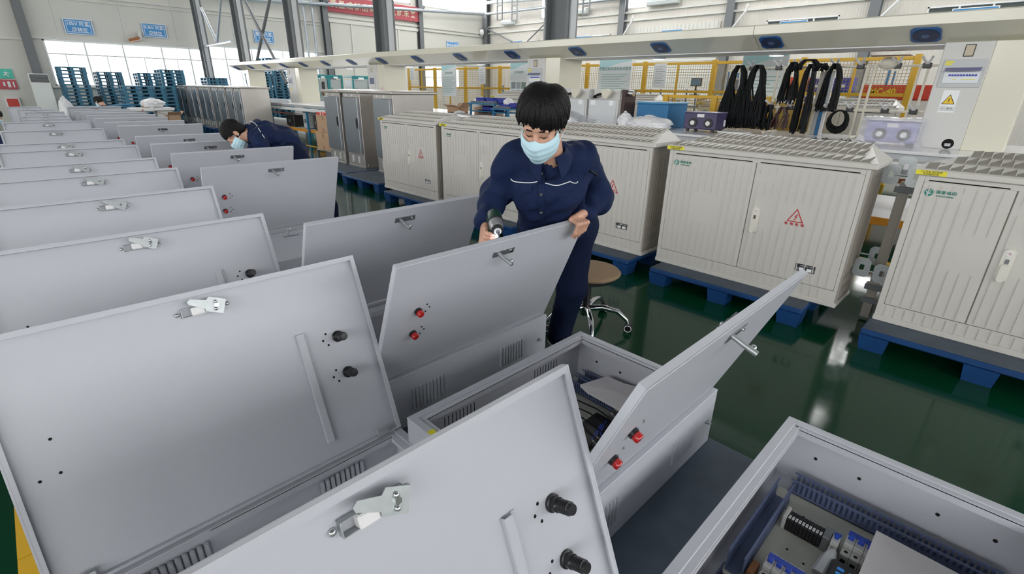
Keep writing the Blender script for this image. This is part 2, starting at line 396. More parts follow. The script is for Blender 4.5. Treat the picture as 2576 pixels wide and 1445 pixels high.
# trims: girts of the left wall, rails of the back wall
ntr = [0]
def trim(mb, material):
    ntr[0] += 1; return struct('trim_%d' % ntr[0], mb, material)
m = MB()
m.box((-14, YW - .07, 4.66), (13.3, YW, 4.74)); m.box((-14, YW - .05, 4.52), (13.3, YW, 4.56)); trim(m, M['trim'])
trim(MB().box((1.6, YW - .12, 3.06), (7.5, YW, 3.16)), M['trim'])
trim(MB().box((-14, YW - .06, 2.98), (1.4, YW, 3.06)), M['trim'])
trim(MB().box((7.5, YW - .12, 3.22), (13.3, YW, 3.30)), M['trim'])
m = MB(); m.box((13.7, YW - .1, 4.98), (24.9, YW, 5.10)); m.box((13.7, YW - .1, 4.80), (24.9, YW, 4.90)); trim(m, M['trim'])
m = MB(); m.box((13.4, YW - .05, 3.0), (14.7, YW, 3.06)); m.box((18.2, YW - .05, 3.0), (24.9, YW, 3.06)); trim(m, M['trim'])
for z in (5.0, 5.38): trim(MB().box((XW - .09, -14, z), (XW, YW, z + .09)), M['trim'])
trim(MB().box((XW - .06, -14, 3.92), (XW, YW, 3.99)), M['trim'])
# sills and dado of the left wall
trim(MB().box((1.8, YW - .14, 1.30), (13.0, YW, 1.38), .01), M['trim'])
# thin vertical panel joints on the left wall
m = MB()
for x in (0.2, 2.45, 4.6, 6.5, 8.9, 10.0, 11.9): m.box((x, YW - .006, 3.3), (x + .012, YW, 8.9))
trim(m, M['iron_light'])
# big sliding door under the red banner
d = link('door_1', None, None); tag(d, kind='structure')
for i, (a, b) in enumerate(((13.75, 15.0), (15.0, 16.5), (16.5, 18.0), (18.0, 19.3))):
    MB().box((a + .015, YW - .14, 0.02), (b - .015, YW - .06, 4.72), .01).build('door_panel', M['wall'], d)
m = MB()
for x in (15.0, 18.0): m.box((x - .06, YW - .18, 0), (x + .06, YW - .145, 4.75))
m.box((13.7, YW - .2, 4.72), (19.35, YW - .05, 4.80)); m.build('door_rail', M['trim'], d)
# corrugated sheet patch and roller shutter on the right wall
m = MB()
for k in range(44): m.box((XW - .05 - .02 * (k % 2), 11.56 + k * .104, 4.12), (XW, 11.56 + (k + 1) * .104, 4.68))
trim(m, M['trim'])
d = link('door_2', None, None); tag(d, kind='structure')
for k in range(26): MB().box((XW - .07, 11.5, .02 + k * .13), (XW - .03, 15.9, .02 + k * .13 + .122), .012).build('shutter_slat', M['trim'], d)
# yellow floor tape at the near edge of the left row
trim(MB().box((-.342, -3, 0), (-.235, 2.058, .004)), M['yellow']); trim(MB().box((-.342, 2.061, 0), (-.235, 20, .0045)), M['yellow'])
for k, (xa, xb) in enumerate(((5.9, 6.0), (8.6, 8.7))): trim(MB().box((xa, -6, 0), (xb, 26, .003)), M['yellow'])

# ------------------------------------------------------------------ columns
def hbeam(mb, x, y, z0, z1, w, d, tf=.03, ax='x'):
    """H section: flanges face +-Y (ax='y') or +-X"""
    if ax == 'y':
        for s in (-1, 1): mb.box((x - w / 2, y + s * d / 2 - tf / 2, z0), (x + w / 2, y + s * d / 2 + tf / 2, z1))
        mb.box((x - .012, y - d / 2, z0), (x + .012, y + d / 2, z1))
    else:
        for s in (-1, 1): mb.box((x + s * d / 2 - tf / 2, y - w / 2, z0), (x + s * d / 2 + tf / 2, y + w / 2, z1))
        mb.box((x - d / 2, y - .012, z0), (x + d / 2, y + .012, z1))
    return mb
inner = [(6.2, 'dark grey steel column rising behind the beam right of the red banner'),
         (11.85, 'grey steel column standing in front of the red banner'),
         (17.2, 'grey steel column left of the two thin wall pipes'),
         (22.0, 'grey steel column at the left end of the overhead beam'),
         (27.0, 'grey steel column between the two runs of bright windows')]
for y, lab in inner:
    zb = 2.326 if y < 25 else 0      # boxed in by the bench posts below the beam
    t = thing('steel_column', lab, 'column', (7.27, y, zb), 0, 'columns along the bench line')
    hbeam(MB(), 0, 0, 0.02, HC - zb - .01, .30, .44, ax='y').build('column_shaft', M['iron'], t)
    MB().box((-.07, -.275, .05), (.07, -.236, 4.9), .004).build('cable_tray', M['iron_light'], t)
    MB().box((-.3, -.32, 0), (.3, .32, .02)).build('base_plate', M['iron'], t)
for x, lab in ((1.48, 'slim grey wall column left of the big window, above the white cooler'), (13.5, 'slim grey wall column at the left end of the red banner'), (19.55, 'slim grey wall column at the right end of the red banner')):
    t = thing('wall_column', lab, 'column', (x, YW - .16, 0), 0, 'wall columns of the left wall')
    hbeam(MB(), 0, 0, 0.01, HC - .01, .28, .24, ax='y').build('column_shaft', M['iron'], t)
for y, lab in ((27.7, 'dark column in the far corner of the hall'), (22.2, 'slim wall column just left of the big dark column'), (16.9, 'wall column right of the two small wall coolers'), (11.1, 'wall column right of the corrugated sheet'), (5.5, 'wall column above the beam near its right end')):
    t = thing('wall_column', lab, 'column', (XW - .18, y, 0), 0, 'wall columns of the right wall')
    hbeam(MB(), 0, 0, 0.01, HC - .01, .36, .28, ax='x').build('column_shaft', M['iron'], t)
    if y < 20:
        m = MB()
        for s in (-1,): m.tube([(-.22, s * .28, 3.6), (-.22, s * .30, 4.35), (-.40, s * .85, 4.95), (-.40, s * .88, 5.2)], .05, 8)
        m.build('elbow_pipe', M['alu'], t, smooth=True)
# bracing between columns
def brace(name, lab, paths, r, material, cat='brace', group=None):
    t = thing(name, lab, cat, paths[0][0], 0, group); o = Vector(paths[0][0])
    for p in paths: MB().tube([tuple(Vector(q) - o) for q in p], r, 8).build('brace_rod', material, t)
    return t
brace('cross_brace', 'crossed grey tubes between two columns at the far end of the beam', [[(8.3000, 24.7491, 5.4663), (8.3000, 20.9136, 1.6258)], [(8.4000, 20.9539, 5.2020), (8.4000, 25.2690, 1.4099)]], .058, M['iron'])
brace('v_brace', 'v shaped pale tubes meeting on a short strut beside the window column', [[(7.27, 26.3, 4.55), (7.2700, 25.0670, 3.2046)], [(7.27, 23.2, 5.0), (7.2700, 25.0242, 3.1877)], [(7.2700, 26.7942, 3.1097), (7.2700, 23.1668, 3.1458)]], .05, M['pipe'])
brace('wall_brace', 'thin diagonal rods below the left bracket of the right wall', [[(XW - .3, 27.5, 5.3), (XW - .3, 24.0, 4.0)], [(XW - .3, 21.8, 5.6), (XW - .3, 24.2, 4.1)]], .04, M['iron'])
# pipe run round the hall and the thin drops
t = thing('air_pipe', 'grey blue pipe running along the far wall past the red banner', 'pipe', (8, YW - .6, 6.0))
MB().tube([(0, 0, -.85), (16.3, 0, .12)], .09, 10).build('pipe_run', M['pipe'], t, smooth=True)
for x in (5.5, 11.5): MB().box((x - .06, -.12, -.75 + x * .06), (x + .06, .30, -.62 + x * .06)).build('bracket', M['iron'], t)
t = thing('air_pipe', 'lower grey pipe along the right wall behind the ladder brackets', 'pipe', (XW - .6, YW - .7, 6.12))
MB().tube([(0, 0, 0), (0, -13, -.10)], .08, 10).build('pipe_run', M['pipe'], t, smooth=True)
t = thing('air_pipe', 'upper pale pipe along the right wall above the ladder brackets', 'pipe', (XW - .55, YW - .4, 6.8))
MB().tube([(0, 0, 0), (0, -16, -.75)], .10, 10).build('pipe_run', M['iron_light'], t, smooth=True)
t = thing('drop_pipe', 'two thin pale pipes rising on the left wall beside a column', 'pipe', (12.55, YW - .3, 1.3))
for dx in (-.22, .24): MB().cyl((dx, 0, 0), (dx, 0, 6), .06, n=10).build('pipe', M['pipe'], t, smooth=True)
# wall coolers on the right wall, ladder brackets in front of them
for y, z, wd, lab in ((25.6, 5.56, 1.05, 'small pale cooler nearest the hall corner'), (19.7, 5.70, .95, 'small pale cooler partly behind the big dark column'), (14.6, 5.72, 1.7, 'wide pale cooler high on the right wall')):
    t = thing('wall_cooler', lab, 'air conditioner', (XW - .26, y, z), 0, 'coolers on the right wall')
    MB().box((-.13, -wd / 2, -.14), (.24, wd / 2, .14), .03).build('cooler_case', M['ac'], t)
    for k in range(3): MB().box((-.145, -wd / 2 + .05, -.11 + .05 * k), (-.13, wd / 2 - .05, -.085 + .05 * k)).build('vent_slat', M['iron_light'], t)
for (px, lab) in (((23.6000, 25.1283, 5.9547), 'left of the two dark ladder brackets near the hall corner'), ((23.6000, 23.8366, 5.8316), 'right of the two dark ladder brackets near the hall corner'), ((23.6000, 18.4300, 5.7589), 'dark ladder bracket right of the big dark column')):
    t = thing('ladder_bracket', lab, 'bracket', px, 0, 'ladder brackets on the pipe run')
    for s in (-.22, .22): MB().box((-.03, s - .03, -.42), (.03, s + .03, .75)).build('bracket_leg', M['iron'], t)
    for z in (-.4, -.02, .4): MB().box((-.03, -.19, z - .03), (.03, .19, z + .03)).build('bracket_rung', M['iron'], t)
t = thing('wall_lamp', 'small white lamp on the dark corner column', 'lamp', (24.4000, 27.7154, 5.0696))
MB().ell((0, 0, 0), (.16, .16, .2)).build('lamp_globe', M['alu'], t, smooth=True); MB().box((0, -.04, .1), (.3, .04, .3)).build('lamp_bracket', M['iron'], t)

# ------------------------------------------------------------------ signs
def plate_sign(name, label, cat, face, org, wd, hg, lines, base, border=True, group=None, tilt=0, frame=None):
    t = thing(name, label, cat, org, 0, group)
    fbox(MB(), face, (0, 0, 0), -wd / 2, wd / 2, -hg / 2, hg / 2, 0, .05, .006).build('sign_plate', M[base], t)
    if frame or border:
        o, i2 = .035, .05
        for nm, e0, e1, mt, dd in (('sign_frame', 0.0, .03, frame or 'alu', .062), ('sign_border', .075, .09, 'sign_white', .053)):
            oo = [(-wd / 2 + e0, -hg / 2 + e0), (wd / 2 - e0, -hg / 2 + e0), (wd / 2 - e0, hg / 2 - e0), (-wd / 2 + e0, hg / 2 - e0)]
            ii = [(-wd / 2 + e1, -hg / 2 + e1), (wd / 2 - e1, -hg / 2 + e1), (wd / 2 - e1, hg / 2 - e1), (-wd / 2 + e1, hg / 2 - e1)]
            ring_poly(MB(), face, (0, 0, 0), oo, ii, .0495, dd).build(nm, M[mt], t)
    for (s, size, u, v, mt) in lines:
        text('lettering', s, size, M[mt], t, Matrix.Translation((0, 0, 0)) @ (FR[face] @ Vector((u, v, .053))), face, ext=.002, bold=size * .012)
    return t
plate_sign('area_sign', 'blue sign reading 10kV above the big window', 'sign', 'y', (3.15, YW - .001, 3.58), .92, .56, [('10kV 托盘', .165, 0, .10, 'sign_white'), ('周转区', .17, 0.02, -.12, 'sign_white')], 'sign_blue', group='blue area signs')
plate_sign('area_sign', 'blue sign reading 0.4kV above the big window', 'sign', 'y', (5.72, YW - .001, 3.66), .90, .55, [('0.4kV 托盘', .15, 0, .10, 'sign_white'), ('周转区', .165, 0.02, -.12, 'sign_white')], 'sign_blue', group='blue area signs')
plate_sign('area_sign', 'blue sign crossed by the diagonal tubes', 'sign', 'y', (10.3, YW - .001, 3.76), .96, .56, [('配电托盘', .19, 0, .10, 'sign_white'), ('周转区', .19, 0.02, -.13, 'sign_white')], 'sign_blue', group='blue area signs')
plate_sign('area_sign', 'small blue sign on the far wall near the hall corner', 'sign', 'y', (22.1, YW - .001, 4.14), 1.0, .5, [('母排处理区', .19, 0, 0, 'sign_white')], 'sign_blue', group='blue area signs')
for y, wd, lab, tx in ((25.05, 1.0, 'blue sign on the right wall nearest the hall corner', '装配区'), (19.6, 1.15, 'blue sign half behind the big dark column', '检验区'), (14.0, 1.15, 'blue sign below the corrugated sheet', '配线区'), (8.38, 1.1, 'blue sign over a dim window above the middle of the beam', '线缆材料'), (2.55, 1.25, 'blue sign over a dim window above the right end of the beam', '物料存放')):
    plate_sign('area_sign', lab, 'sign', 'x', (XW - .021, y, 4.12), wd, .72, [(tx, .24, 0, .06, 'sign_white')], 'sign_blue', group='blue area signs')
bn = plate_sign('banner', 'red banner with cream slogan high on the far wall', 'banner', 'y', (16.5, YW - .16, 5.62), 5.9, .78, [(ch, .40, -2.45 + .46 * i, -.04, 'gold') for i, ch in enumerate('质量成就品牌')] + [(ch, .40, .22 + .46 * i, -.04, 'gold') for i, ch in enumerate('诚信成就未来')][1:], 'sign_red', border=False)
# exit and fire signs, hydrant box, standing cooler at the left wall
t = thing('exit_sign', 'green running figure exit sign above a red fire sign', 'sign', (.55, YW - .001, 1.78))
fbox(MB(), 'y', (0, 0, 0), -.33, .22, -.17, .17, 0, .04).build('sign_plate', M['exitgreen'], t)
m = MB(); X = (0, -.045, 0)
for a, b, r in (((.06, -.05, .10), (.06, -.05, .11), .03), ((.05, -.05, .06), (.02, -.05, -.03), .022), ((.02, -.05, -.03), (.09, -.05, -.10), .018), ((.02, -.05, -.03), (-.06, -.05, -.06), .018), ((.05, -.05, .05), (.12, -.05, .0), .014), ((.05, -.05, .05), (-.03, -.05, .04), .014)): m.cyl(a, b, r, n=8)
m.build('running_figure', M['sign_white'], t)
t = thing('fire_sign', 'red fire equipment sign below the green exit sign', 'sign', (.55, YW - .001, 1.40))
fbox(MB(), 'y', (0, 0, 0), -.33, .24, -.17, .17, 0, .04).build('sign_plate', M['sign_red'], t)
m = MB(); m.box((-.02, -.046, -.1), (.06, -.04, .08), .004); m.box((.0, -.046, .08), (.05, -.04, .12)); m.box((.13, -.046, -.1), (.17, -.04, .1)); m.box((-.14, -.046, -.06), (-.09, -.04, .08)); m.build('pictogram', M['sign_white'], t)
t = thing('hydrant_box', 'red glazed hydrant box low on the left wall', 'fire cabinet', (.52, YW - .001, .72))
fbox(MB(), 'y', (0, 0, 0), -.22, .2, -.22, .22, 0, .1, .01).build('box_frame', M['alu'], t); fbox(MB(), 'y', (0, 0, 0), -.17, .15, -.17, .17, .1, .105).build('red_door', M['redbin'], t)
t = thing('standing_cooler', 'tall white floor cooler with a dark grille beside the window', 'air conditioner', (1.2896, 24.5000, 0.2977)[:2] + (0,))
MB().box((-.26, -.2, 0), (.26, .2, 1.78), .02).build('cooler_case', M['ac'], t)
for k in range(6): MB().box((-.23, -.215, 1.52 + .038 * k), (.23, -.2, 1.545 + .038 * k)).build('grille_slat', M['iron'], t)
m = MB(); m.box((-.235, -.204, 1.5), (.235, -.2, 1.75)); m.build('grille_recess', M['black'], t)
t = thing('wall_fan', 'small rusty bracket lamp above the big window', 'lamp', (4.95, YW - .25, 3.25))
MB().cyl((-.25, .05, -.05), (.12, -.05, .06), .07, n=10).build('lamp_body', M['copper'], t); MB().box((.1, -.05, .0), (.2, .2, .3)).build('lamp_plate', M['trim'], t)

# ------------------------------------------------------------------ blue plastic pallets
def make_pallet(name, label, cat, wx, wy, h=.15, mats=('pallet', 'pallet_top'), nf=3, group=None, top=True):
    """root at the near left corner on the floor; deck on nf x 3 tapered feet"""
    t = thing(name, label, cat, (0, 0, 0), 0, group)
    m = MB(); m.box((0, 0, h - .045), (wx, wy, h - .006), .008)
    m.build('deck', M[mats[0]], t)
    MB().box((.006, .006, h - .006), (wx - .006, wy - .006, h), .003).build('deck_top', M[mats[1]], t)
    fw = min(wx, wy) * .16
    foot = None
    for i in range(3):
        for j in range(nf):
            x = (wx - fw) * i / 2; y = (wy - fw) * j / (nf - 1)
            if foot is None:
                mm = MB(); a, b, c = fw, .012, h - .045
                vs = [(b, b, 0), (a - b, b, 0), (a - b, a - b, 0), (b, a - b, 0), (0, 0, c), (a, 0, c), (a, a, c), (0, a, c)]
                mm.add(vs, [(3, 2, 1, 0), (4, 5, 6, 7), (0, 1, 5, 4), (1, 2, 6, 5), (2, 3, 7, 6), (3, 0, 4, 7)])
                foot = mm.mesh('foot', M[mats[0]])
            link('foot', foot, t, (x, y, 0))
    return t
LBL_P = 'blue plastic pallet under '
pm = make_pallet('pallet', LBL_P + 'the two nearest boxes with handles', 'pallet', 1.08, 1.14, group='pallets under the grey boxes')
pm.location = (.79, -.46, 0)

# ------------------------------------------------------------------ grey control boxes lying on their backs
BL, BH = 1.04, .26
def make_box(depth, lidw, group):
    t = thing('control_box', 'x', 'box', (0, 0, 0), 0, group)
    m = MB(); e = .006
    m.box((e, e, 0), (BL - e, depth - e, .006))
    for a, b in (((0, 0, 0), (BL, e, BH - .004)), ((0, depth - e, 0), (BL, depth, BH - .004)), ((0, e, 0), (e, depth - e, BH - .004)), ((BL - e, e, 0), (BL, depth - e, BH - .004))): m.box(a, b)
    m.build('box_shell', M['grey'], t)
    fl, in_ = .030, .052
    m = MB()
    for f0, f1, z in ((-.001, fl, BH), (fl - .002, in_, BH - .0045)):
        for a, b in (((f0, f0, z - .006), (BL - f0, f1, z)), ((f0, depth - f1, z - .006), (BL - f0, depth - f0, z)), ((f0, f1, z - .006), (f1, depth - f1, z)), ((BL - f1, f1, z - .006), (BL - f0, depth - f1, z))): m.box(a, b, .0015)
    for a, b in (((in_ - .004, in_ - .004, BH - .032), (BL - in_ + .004, in_, BH - .006)), ((in_ - .004, depth - in_, BH - .032), (BL - in_ + .004, depth - in_ + .004, BH - .006)), ((in_ - .004, in_, BH - .032), (in_, depth - in_, BH - .006)), ((BL - in_, in_, BH - .032), (BL - in_ + .004, depth - in_, BH - .006))): m.box(a, b)
    m.build('rim', M['grey'], t)
    m = MB()
    for y in (.10, .24, .46, .60): m.cyl((BL - e - .002, y, .135), (BL - e, y, .135), .006, n=10)
    m.cyl((BL - .041, depth - .041, BH - .005), (BL - .041, depth - .041, BH - .0038), .004, n=8); m.cyl((BL - .041, .041, BH - .005), (BL - .041, .041, BH - .0038), .004, n=8)
    m.build('screw_holes', M['hole'], t, kind='stuff')
    b = MB(); b.cyl((BL - .06, 0, .13), (BL - .06, -.022, .13), .004, n=8); b.cyl((BL - .06, 0, .13), (BL - .06, -.005, .13), .010, n=6); b.cyl((BL - .06, -.010, .13), (BL - .06, -.014, .13), .009, n=6)
    b.build('earth_bolt', M['zinc'], t, smooth=True)
    # lid, hinged along y = .02
    lid = MB()
    lid.box((0, 0, -.004), (BL, lidw, 0), .0012)
    d = .024
    for a, b in (((0, 0, -d), (BL, .005, -.004)), ((0, lidw - .005, -d), (BL, lidw, -.004)), ((0, .005, -d), (.005, lidw - .005, -.004)), ((BL - .005, .005, -d), (BL, lidw - .005, -.004))): lid.box(a, b)
    for a, b in (((.005, lidw - .016, -d + .0005), (BL - .005, lidw - .005, -d + .004)), ((.005, .005, -d + .0005), (.016, lidw - .016, -d + .004)), ((BL - .016, .005, -d + .0005), (BL - .005, lidw - .016, -d + .004))): lid.box(a, b)
    L = lid.build('lid', M['grey'], t, loc=(0, .02, BH + .002))
    s = lidw - .062; xc = BL / 2
    MB().box((xc - .06, s - .015, 0), (xc + .06, s + .015, .003), .001).build('handle_plate', M['darksteel'], L)
    m = MB(); m.box((xc - .025, s - .009, .003), (xc + .05, s + .009, .0036)); m.build('handle_recess', M['darksteel'], L)
    m = MB(); m.tube([(xc - .028, s, .002), (xc - .024, s - .002, .040), (xc - .018, s - .003, .078)], [.008, .0085, .009], 10);
    m.build('handle_lever', M['zinc'], L, smooth=True)
    m = MB(); m.ell((xc - .008, s, .060), (.010, .009, .009), 10, 7); m.build('lever_knob', M['chrome'], L, smooth=True)
    m = MB(); m.cyl((xc + .04, s, .0025), (xc + .04, s, .008), .007, n=10); m.build('lock_pin', M['chrome'], L, smooth=True)
    for k, sb in enumerate((.60, .40)):
        y = lidw * sb; x = .135
        m = MB(); m.cyl((x, y, 0), (x, y, .010), .016, n=16); m.build('button_ring', M['black'], L, smooth=True)
        m = MB(); m.lathe([(.013, .010), (.0145, .012), (.0145, .024), (.012, .028), (0, .029)], (x, y, 0), n=16); m.build('red_button', M['red'], L, smooth=True)
        m = MB(); m.lathe([(.021, -.004), (.021, -.010), (.017, -.012), (.0165, -.024), (.0175, -.026), (.0145, -.030), (.0135, -.062), (.012, -.068), (0, -.0685)], (x, y, 0), n=16)
        for q in range(5): m.lathe([(.0135, -.032 - q * .006), (.0155, -.033 - q * .006), (.0155, -.035 - q * .006), (.0135, -.036 - q * .006)], (x, y, 0), n=16)
        m.build('button_body', M['black'], L, smooth=True)
    m = MB()
    for x, y in ((.175, .63), (.175, .57), (.175, .43), (.175, .37), (.94, .575), (.943, .44), (.985, .435), (.19, .60), (.19, .40)):
        for z0, z1 in (((.0, .0005), (-.0045, -.004)) if x < .5 else ((-.0045, -.004),)): m.cyl((x, y * lidw, z0), (x, y * lidw, z1), .0042, n=8)
    m.build('screw_holes', M['hole'], L, kind='stuff')
    m = MB(); x = .264
    for a, b in (((x - .014, .06, -.008), (x - .011, lidw * .67, -.004)), ((x - .011, .06, -.018), (x + .011, lidw * .67, -.0145)), ((x + .010, .06, -.0175), (x + .014, lidw * .67, -.004)), ((x - .024, .06, -.0065), (x - .010, lidw * .67, -.004))): m.box(a, b, .001)
    m.build('stiffener', M['grey'], L)
    # lock on the inner side: open channel, white block, cam plate with a tongue, screws
    m = MB(); x0, x1 = xc - .060, xc + .060
    for a, b in (((x0, s - .014, -.022), (x1, s - .012, -.004)), ((x0, s + .012, -.022), (x1, s + .014, -.004)), ((x0, s - .014, -.022), (x0 + .002, s + .014, -.004)), ((x1 - .002, s - .014, -.022), (x1, s + .014, -.004)), ((x0, s - .013, -.021), (x1 - .030, s + .013, -.018))): m.box(a, b, .0006)
    m.build('lock_channel', M['zinc'], L)
    MB().box((xc - .004, s - .0125, -.032), (xc + .034, s + .0125, -.006), .003).build('lock_block', M['white'], L)
    m = MB(); m.x = Matrix.Translation((xc - .034, s + .004, 0)) @ Matrix.Rotation(R(24), 4, 'Z')
    m.prism([(-.024, -.024), (.024, -.024), (.028, -.016), (.072, -.012), (.078, -.004), (.072, .006), (.030, .010), (.024, .022), (-.024, .022)], -.037, -.0345)
    m.build('cam_plate', M['zinc'], L)
    for q, r in (((xc - .034, s + .014, -.040), .006), ((xc - .030, s - .008, -.040), .006), ((x0 - .010, s, -.008), .007), ((x1 + .010, s, -.008), .007)): MB().ell(q, (r, r, r * .8), 10, 6).build('screw', M['chrome'], L, smooth=True)
    MB().cyl((xc - .034, s + .004, -.034), (xc - .034, s + .004, -.042), .007, n=6).build('lock_nut', M['chrome'], L)
    for x in (.055, BL - .095):
        m = MB(); m.cyl((x, .000, -.008), (x + .045, .000, -.008), .006, n=10)
        for q in range(7): m.cyl((x + .004 + q * .006, 0, -.008), (x + .006 + q * .006, 0, -.008), .0075, n=10)
        m.box((x - .002, .002, -.030), (x + .047, .030, -.027), .001); m.build('hinge', M['zinc'], L, smooth=True)
    return t, L
mid, mid_lid = make_box(.72, .62, 'grey control boxes with outer handles showing')
lef, lef_lid = make_box(.69, .695, 'grey control boxes with inner latches showing')
LOUV = MB()
prof = [(-.005, -.056), (.005, -.056), (.0078, -.050), (.0078, .048), (.0062, .055), (0, .058), (-.0062, .055), (-.0078, .048), (-.0078, -.050)]
LOUV.x = FR['y'].to_4x4(); LOUV.prism(prof, 0, .002); LOUV.prism([(u * .82, v * .965) for u, v in prof], .002, .0050); LOUV.prism([(u * .5, v * .93) for u, v in prof], .005, .0075)
LOUV_ME = LOUV.mesh('louvre', M['grey'])
SLIT = MB().box((-.0016, -.0005, -.05), (.0016, .0005, .05)); SLIT_ME = SLIT.mesh('louvre_slit', M['hole'])
def louvres(t, depth, near=True, far=True, flip=False):
    for grp in (.235, .745):
        for k in range(9):
            x = BL * grp + (k - 4) * .0195
            if near: link('louvre', LOUV_ME, t, (x, 0, .125))
            if far: link('louvre', LOUV_ME, t, (x, depth, .125), (0, 0, pi))
            if near == 'in': link('louvre_slit', SLIT_ME, t, (x, .0065, .125))
            if far == 'in': link('louvre_slit', SLIT_ME, t, (x, depth - .0065, .125))
MIDS = [  # x, y, lid angle (None: no lid), label
    (.80, .62, 112.4, 'open grey box in front of the standing worker, its lid seen nearly edge on', 1.0),
    (.822, 1.59, 112.6, 'open grey box whose lid the standing worker holds', 1.0),
    (.835, 2.345, 113.5, 'open grey box directly behind the box the worker drills', 1.0),
    (.93, 3.43, 0, 'grey box with its lid shut and lever standing up', 1.0),
    (.93, 4.30, 112, 'open grey box behind the shut grey box, two red buttons in view', 1.0),
    (.96, 5.31, 112, 'open grey box the bending worker leans over', 1.0),
    (.985, 6.24, 112, 'open grey box whose lid is just behind the bending worker\'s head', 1.0),
    (1.02, 7.21, 112, 'open grey box second behind the bending worker\'s head', 1.0),
    (1.12, 9.06, 112, 'open grey box third behind the bending worker\'s head', 1.0),
    (1.09, 9.98, 112, 'open grey box fourth behind the bending worker\'s head', 1.0),
    (1.09, 11.1, 112, 'open grey box fifth behind the bending worker\'s head', 1.0),
    (1.10, 12.1, 112, 'open grey box sixth behind the bending worker\'s head', 1.0),
    (1.12, 13.1, 112, 'open grey box seventh behind the bending worker\'s head', 1.0),
    (1.10, 13.9, 112, 'open grey box third from the far end of the handle row', 1.0),
    (1.10, 14.75, 112, 'open grey box second from the far end of the handle row', 1.0),
    (1.20, 16.5, 112, 'open grey box at the far end of the handle row', 1.0)]
BOX = []
louvres(mid, .72, True, 'in')
for i, (x, y, a, lab, _) in enumerate(MIDS):
    o = mid if i == 0 else dup(mid, skip=() if i < 3 else ('louvre', 'louvre_slit'))
    o.location = (x, y, .15); o['label'] = lab; BOX.append(o)
    for c in o.children:
        if c.name.startswith('lid'): c.rotation_euler = (R(a), 0, 0)
# the box at the lower right has its lid outside the picture
G = dup(mid, (.824, -.37, .15), 0, 'grey box with wired devices inside, lid out of view', skip=('lid',)); BOX.append(G)
LEFTS = [(.80, .639, 'open grey box closest to the camera, latch and black lamp backs large'), (.822, 1.709, 'open grey box behind the closest lid, louvres inside its far wall'),
         (.815, 2.611, 'open grey box third from the camera in the latch row'), (.848, 3.561, 'open grey box fourth from the camera in the latch row'), (.868, 4.526, 'open grey box fifth from the camera in the latch row'),
         (.868, 5.264, 'open grey box sixth from the camera in the latch row'), (.936, 6.449, 'open grey box seventh from the camera in the latch row'), (.936, 7.217, 'open grey box eighth from the camera in the latch row'),
         (.989, 9.121, 'open grey box ninth from the camera in the latch row'), (1.035, 11.0, 'open grey box tenth from the camera in the latch row'), (.87, 11.76, 'open grey box eleventh from the camera in the latch row'),
         (.91, 12.834, 'open grey box twelfth from the camera in the latch row'), (1.0, 14.536, 'open grey box third from the far end of the latch row'), (.92, 15.839, 'open grey box second from the far end of the latch row'),
         (.80, 17.51, 'open grey box at the far end of the latch row')]
louvres(lef, .69, 'in', False)
for c in list(lef.children):
    if c.name.startswith('louvre') and not c.name.startswith('louvre_slit'):
        c.location.y = .0125; c.rotation_euler = (0, 0, pi)      # the pressed louvres stand proud of the inner face here
for i, (xr, ty, lab) in enumerate(LEFTS):
    o = lef if i == 0 else dup(lef, skip=() if i < 2 else ('louvre', 'louvre_slit'))
    if i >= 10: o.scale = (.6, 1, 1)
    o.location = (xr, ty - .262 + .02, .04); o.rotation_euler = (0, 0, pi); o['label'] = lab; BOX.append(o)
    for c in o.children:
        if c.name.startswith('lid'): c.rotation_euler = (R(111.5), 0, 0)
# pallets and skids that carry the boxes
for i, (x, y, a, lab, _) in enumerate(MIDS[1:]):
    if i == 0: p = dup(pm, (x - .01, 1.52, 0), 0, LBL_P + 'the box the standing worker drills')
    elif i == 1: p0 = make_pallet('pallet', LBL_P + 'the box behind the drilled one', 'pallet', 1.06, .70, group='pallets under the grey boxes'); p0.location = (x - .01, y + .32, 0); p0.location = (x - .01, 2.67, 0)
    else: dup(p0, (x - .01, y + .01, 0), 0, LBL_P + 'the %s box of the handle row from the camera' % NTH[i + 1])
skid = thing('skid', 'low wooden skid hidden under a box of the latch row', 'skid', (0, 0, 0), 0, 'skids under the latch row')
for y in (0, .3, .58): MB().box((0, y, 0), (1.0, y + .09, .04), .003).build('skid_slat', M['carton'], skid)
for i, (xr, ty, lab) in enumerate(LEFTS):
    o = skid if i == 0 else dup(skid)
    o['label'] = 'low wooden skid under the %s box of the latch row from the camera' % NTH[i]
    o.scale = (.6, 1, 1) if i >= 10 else (1, 1, 1); o.location = (xr - (.61 if i >= 10 else 1.02), ty - .262 - .67, 0)

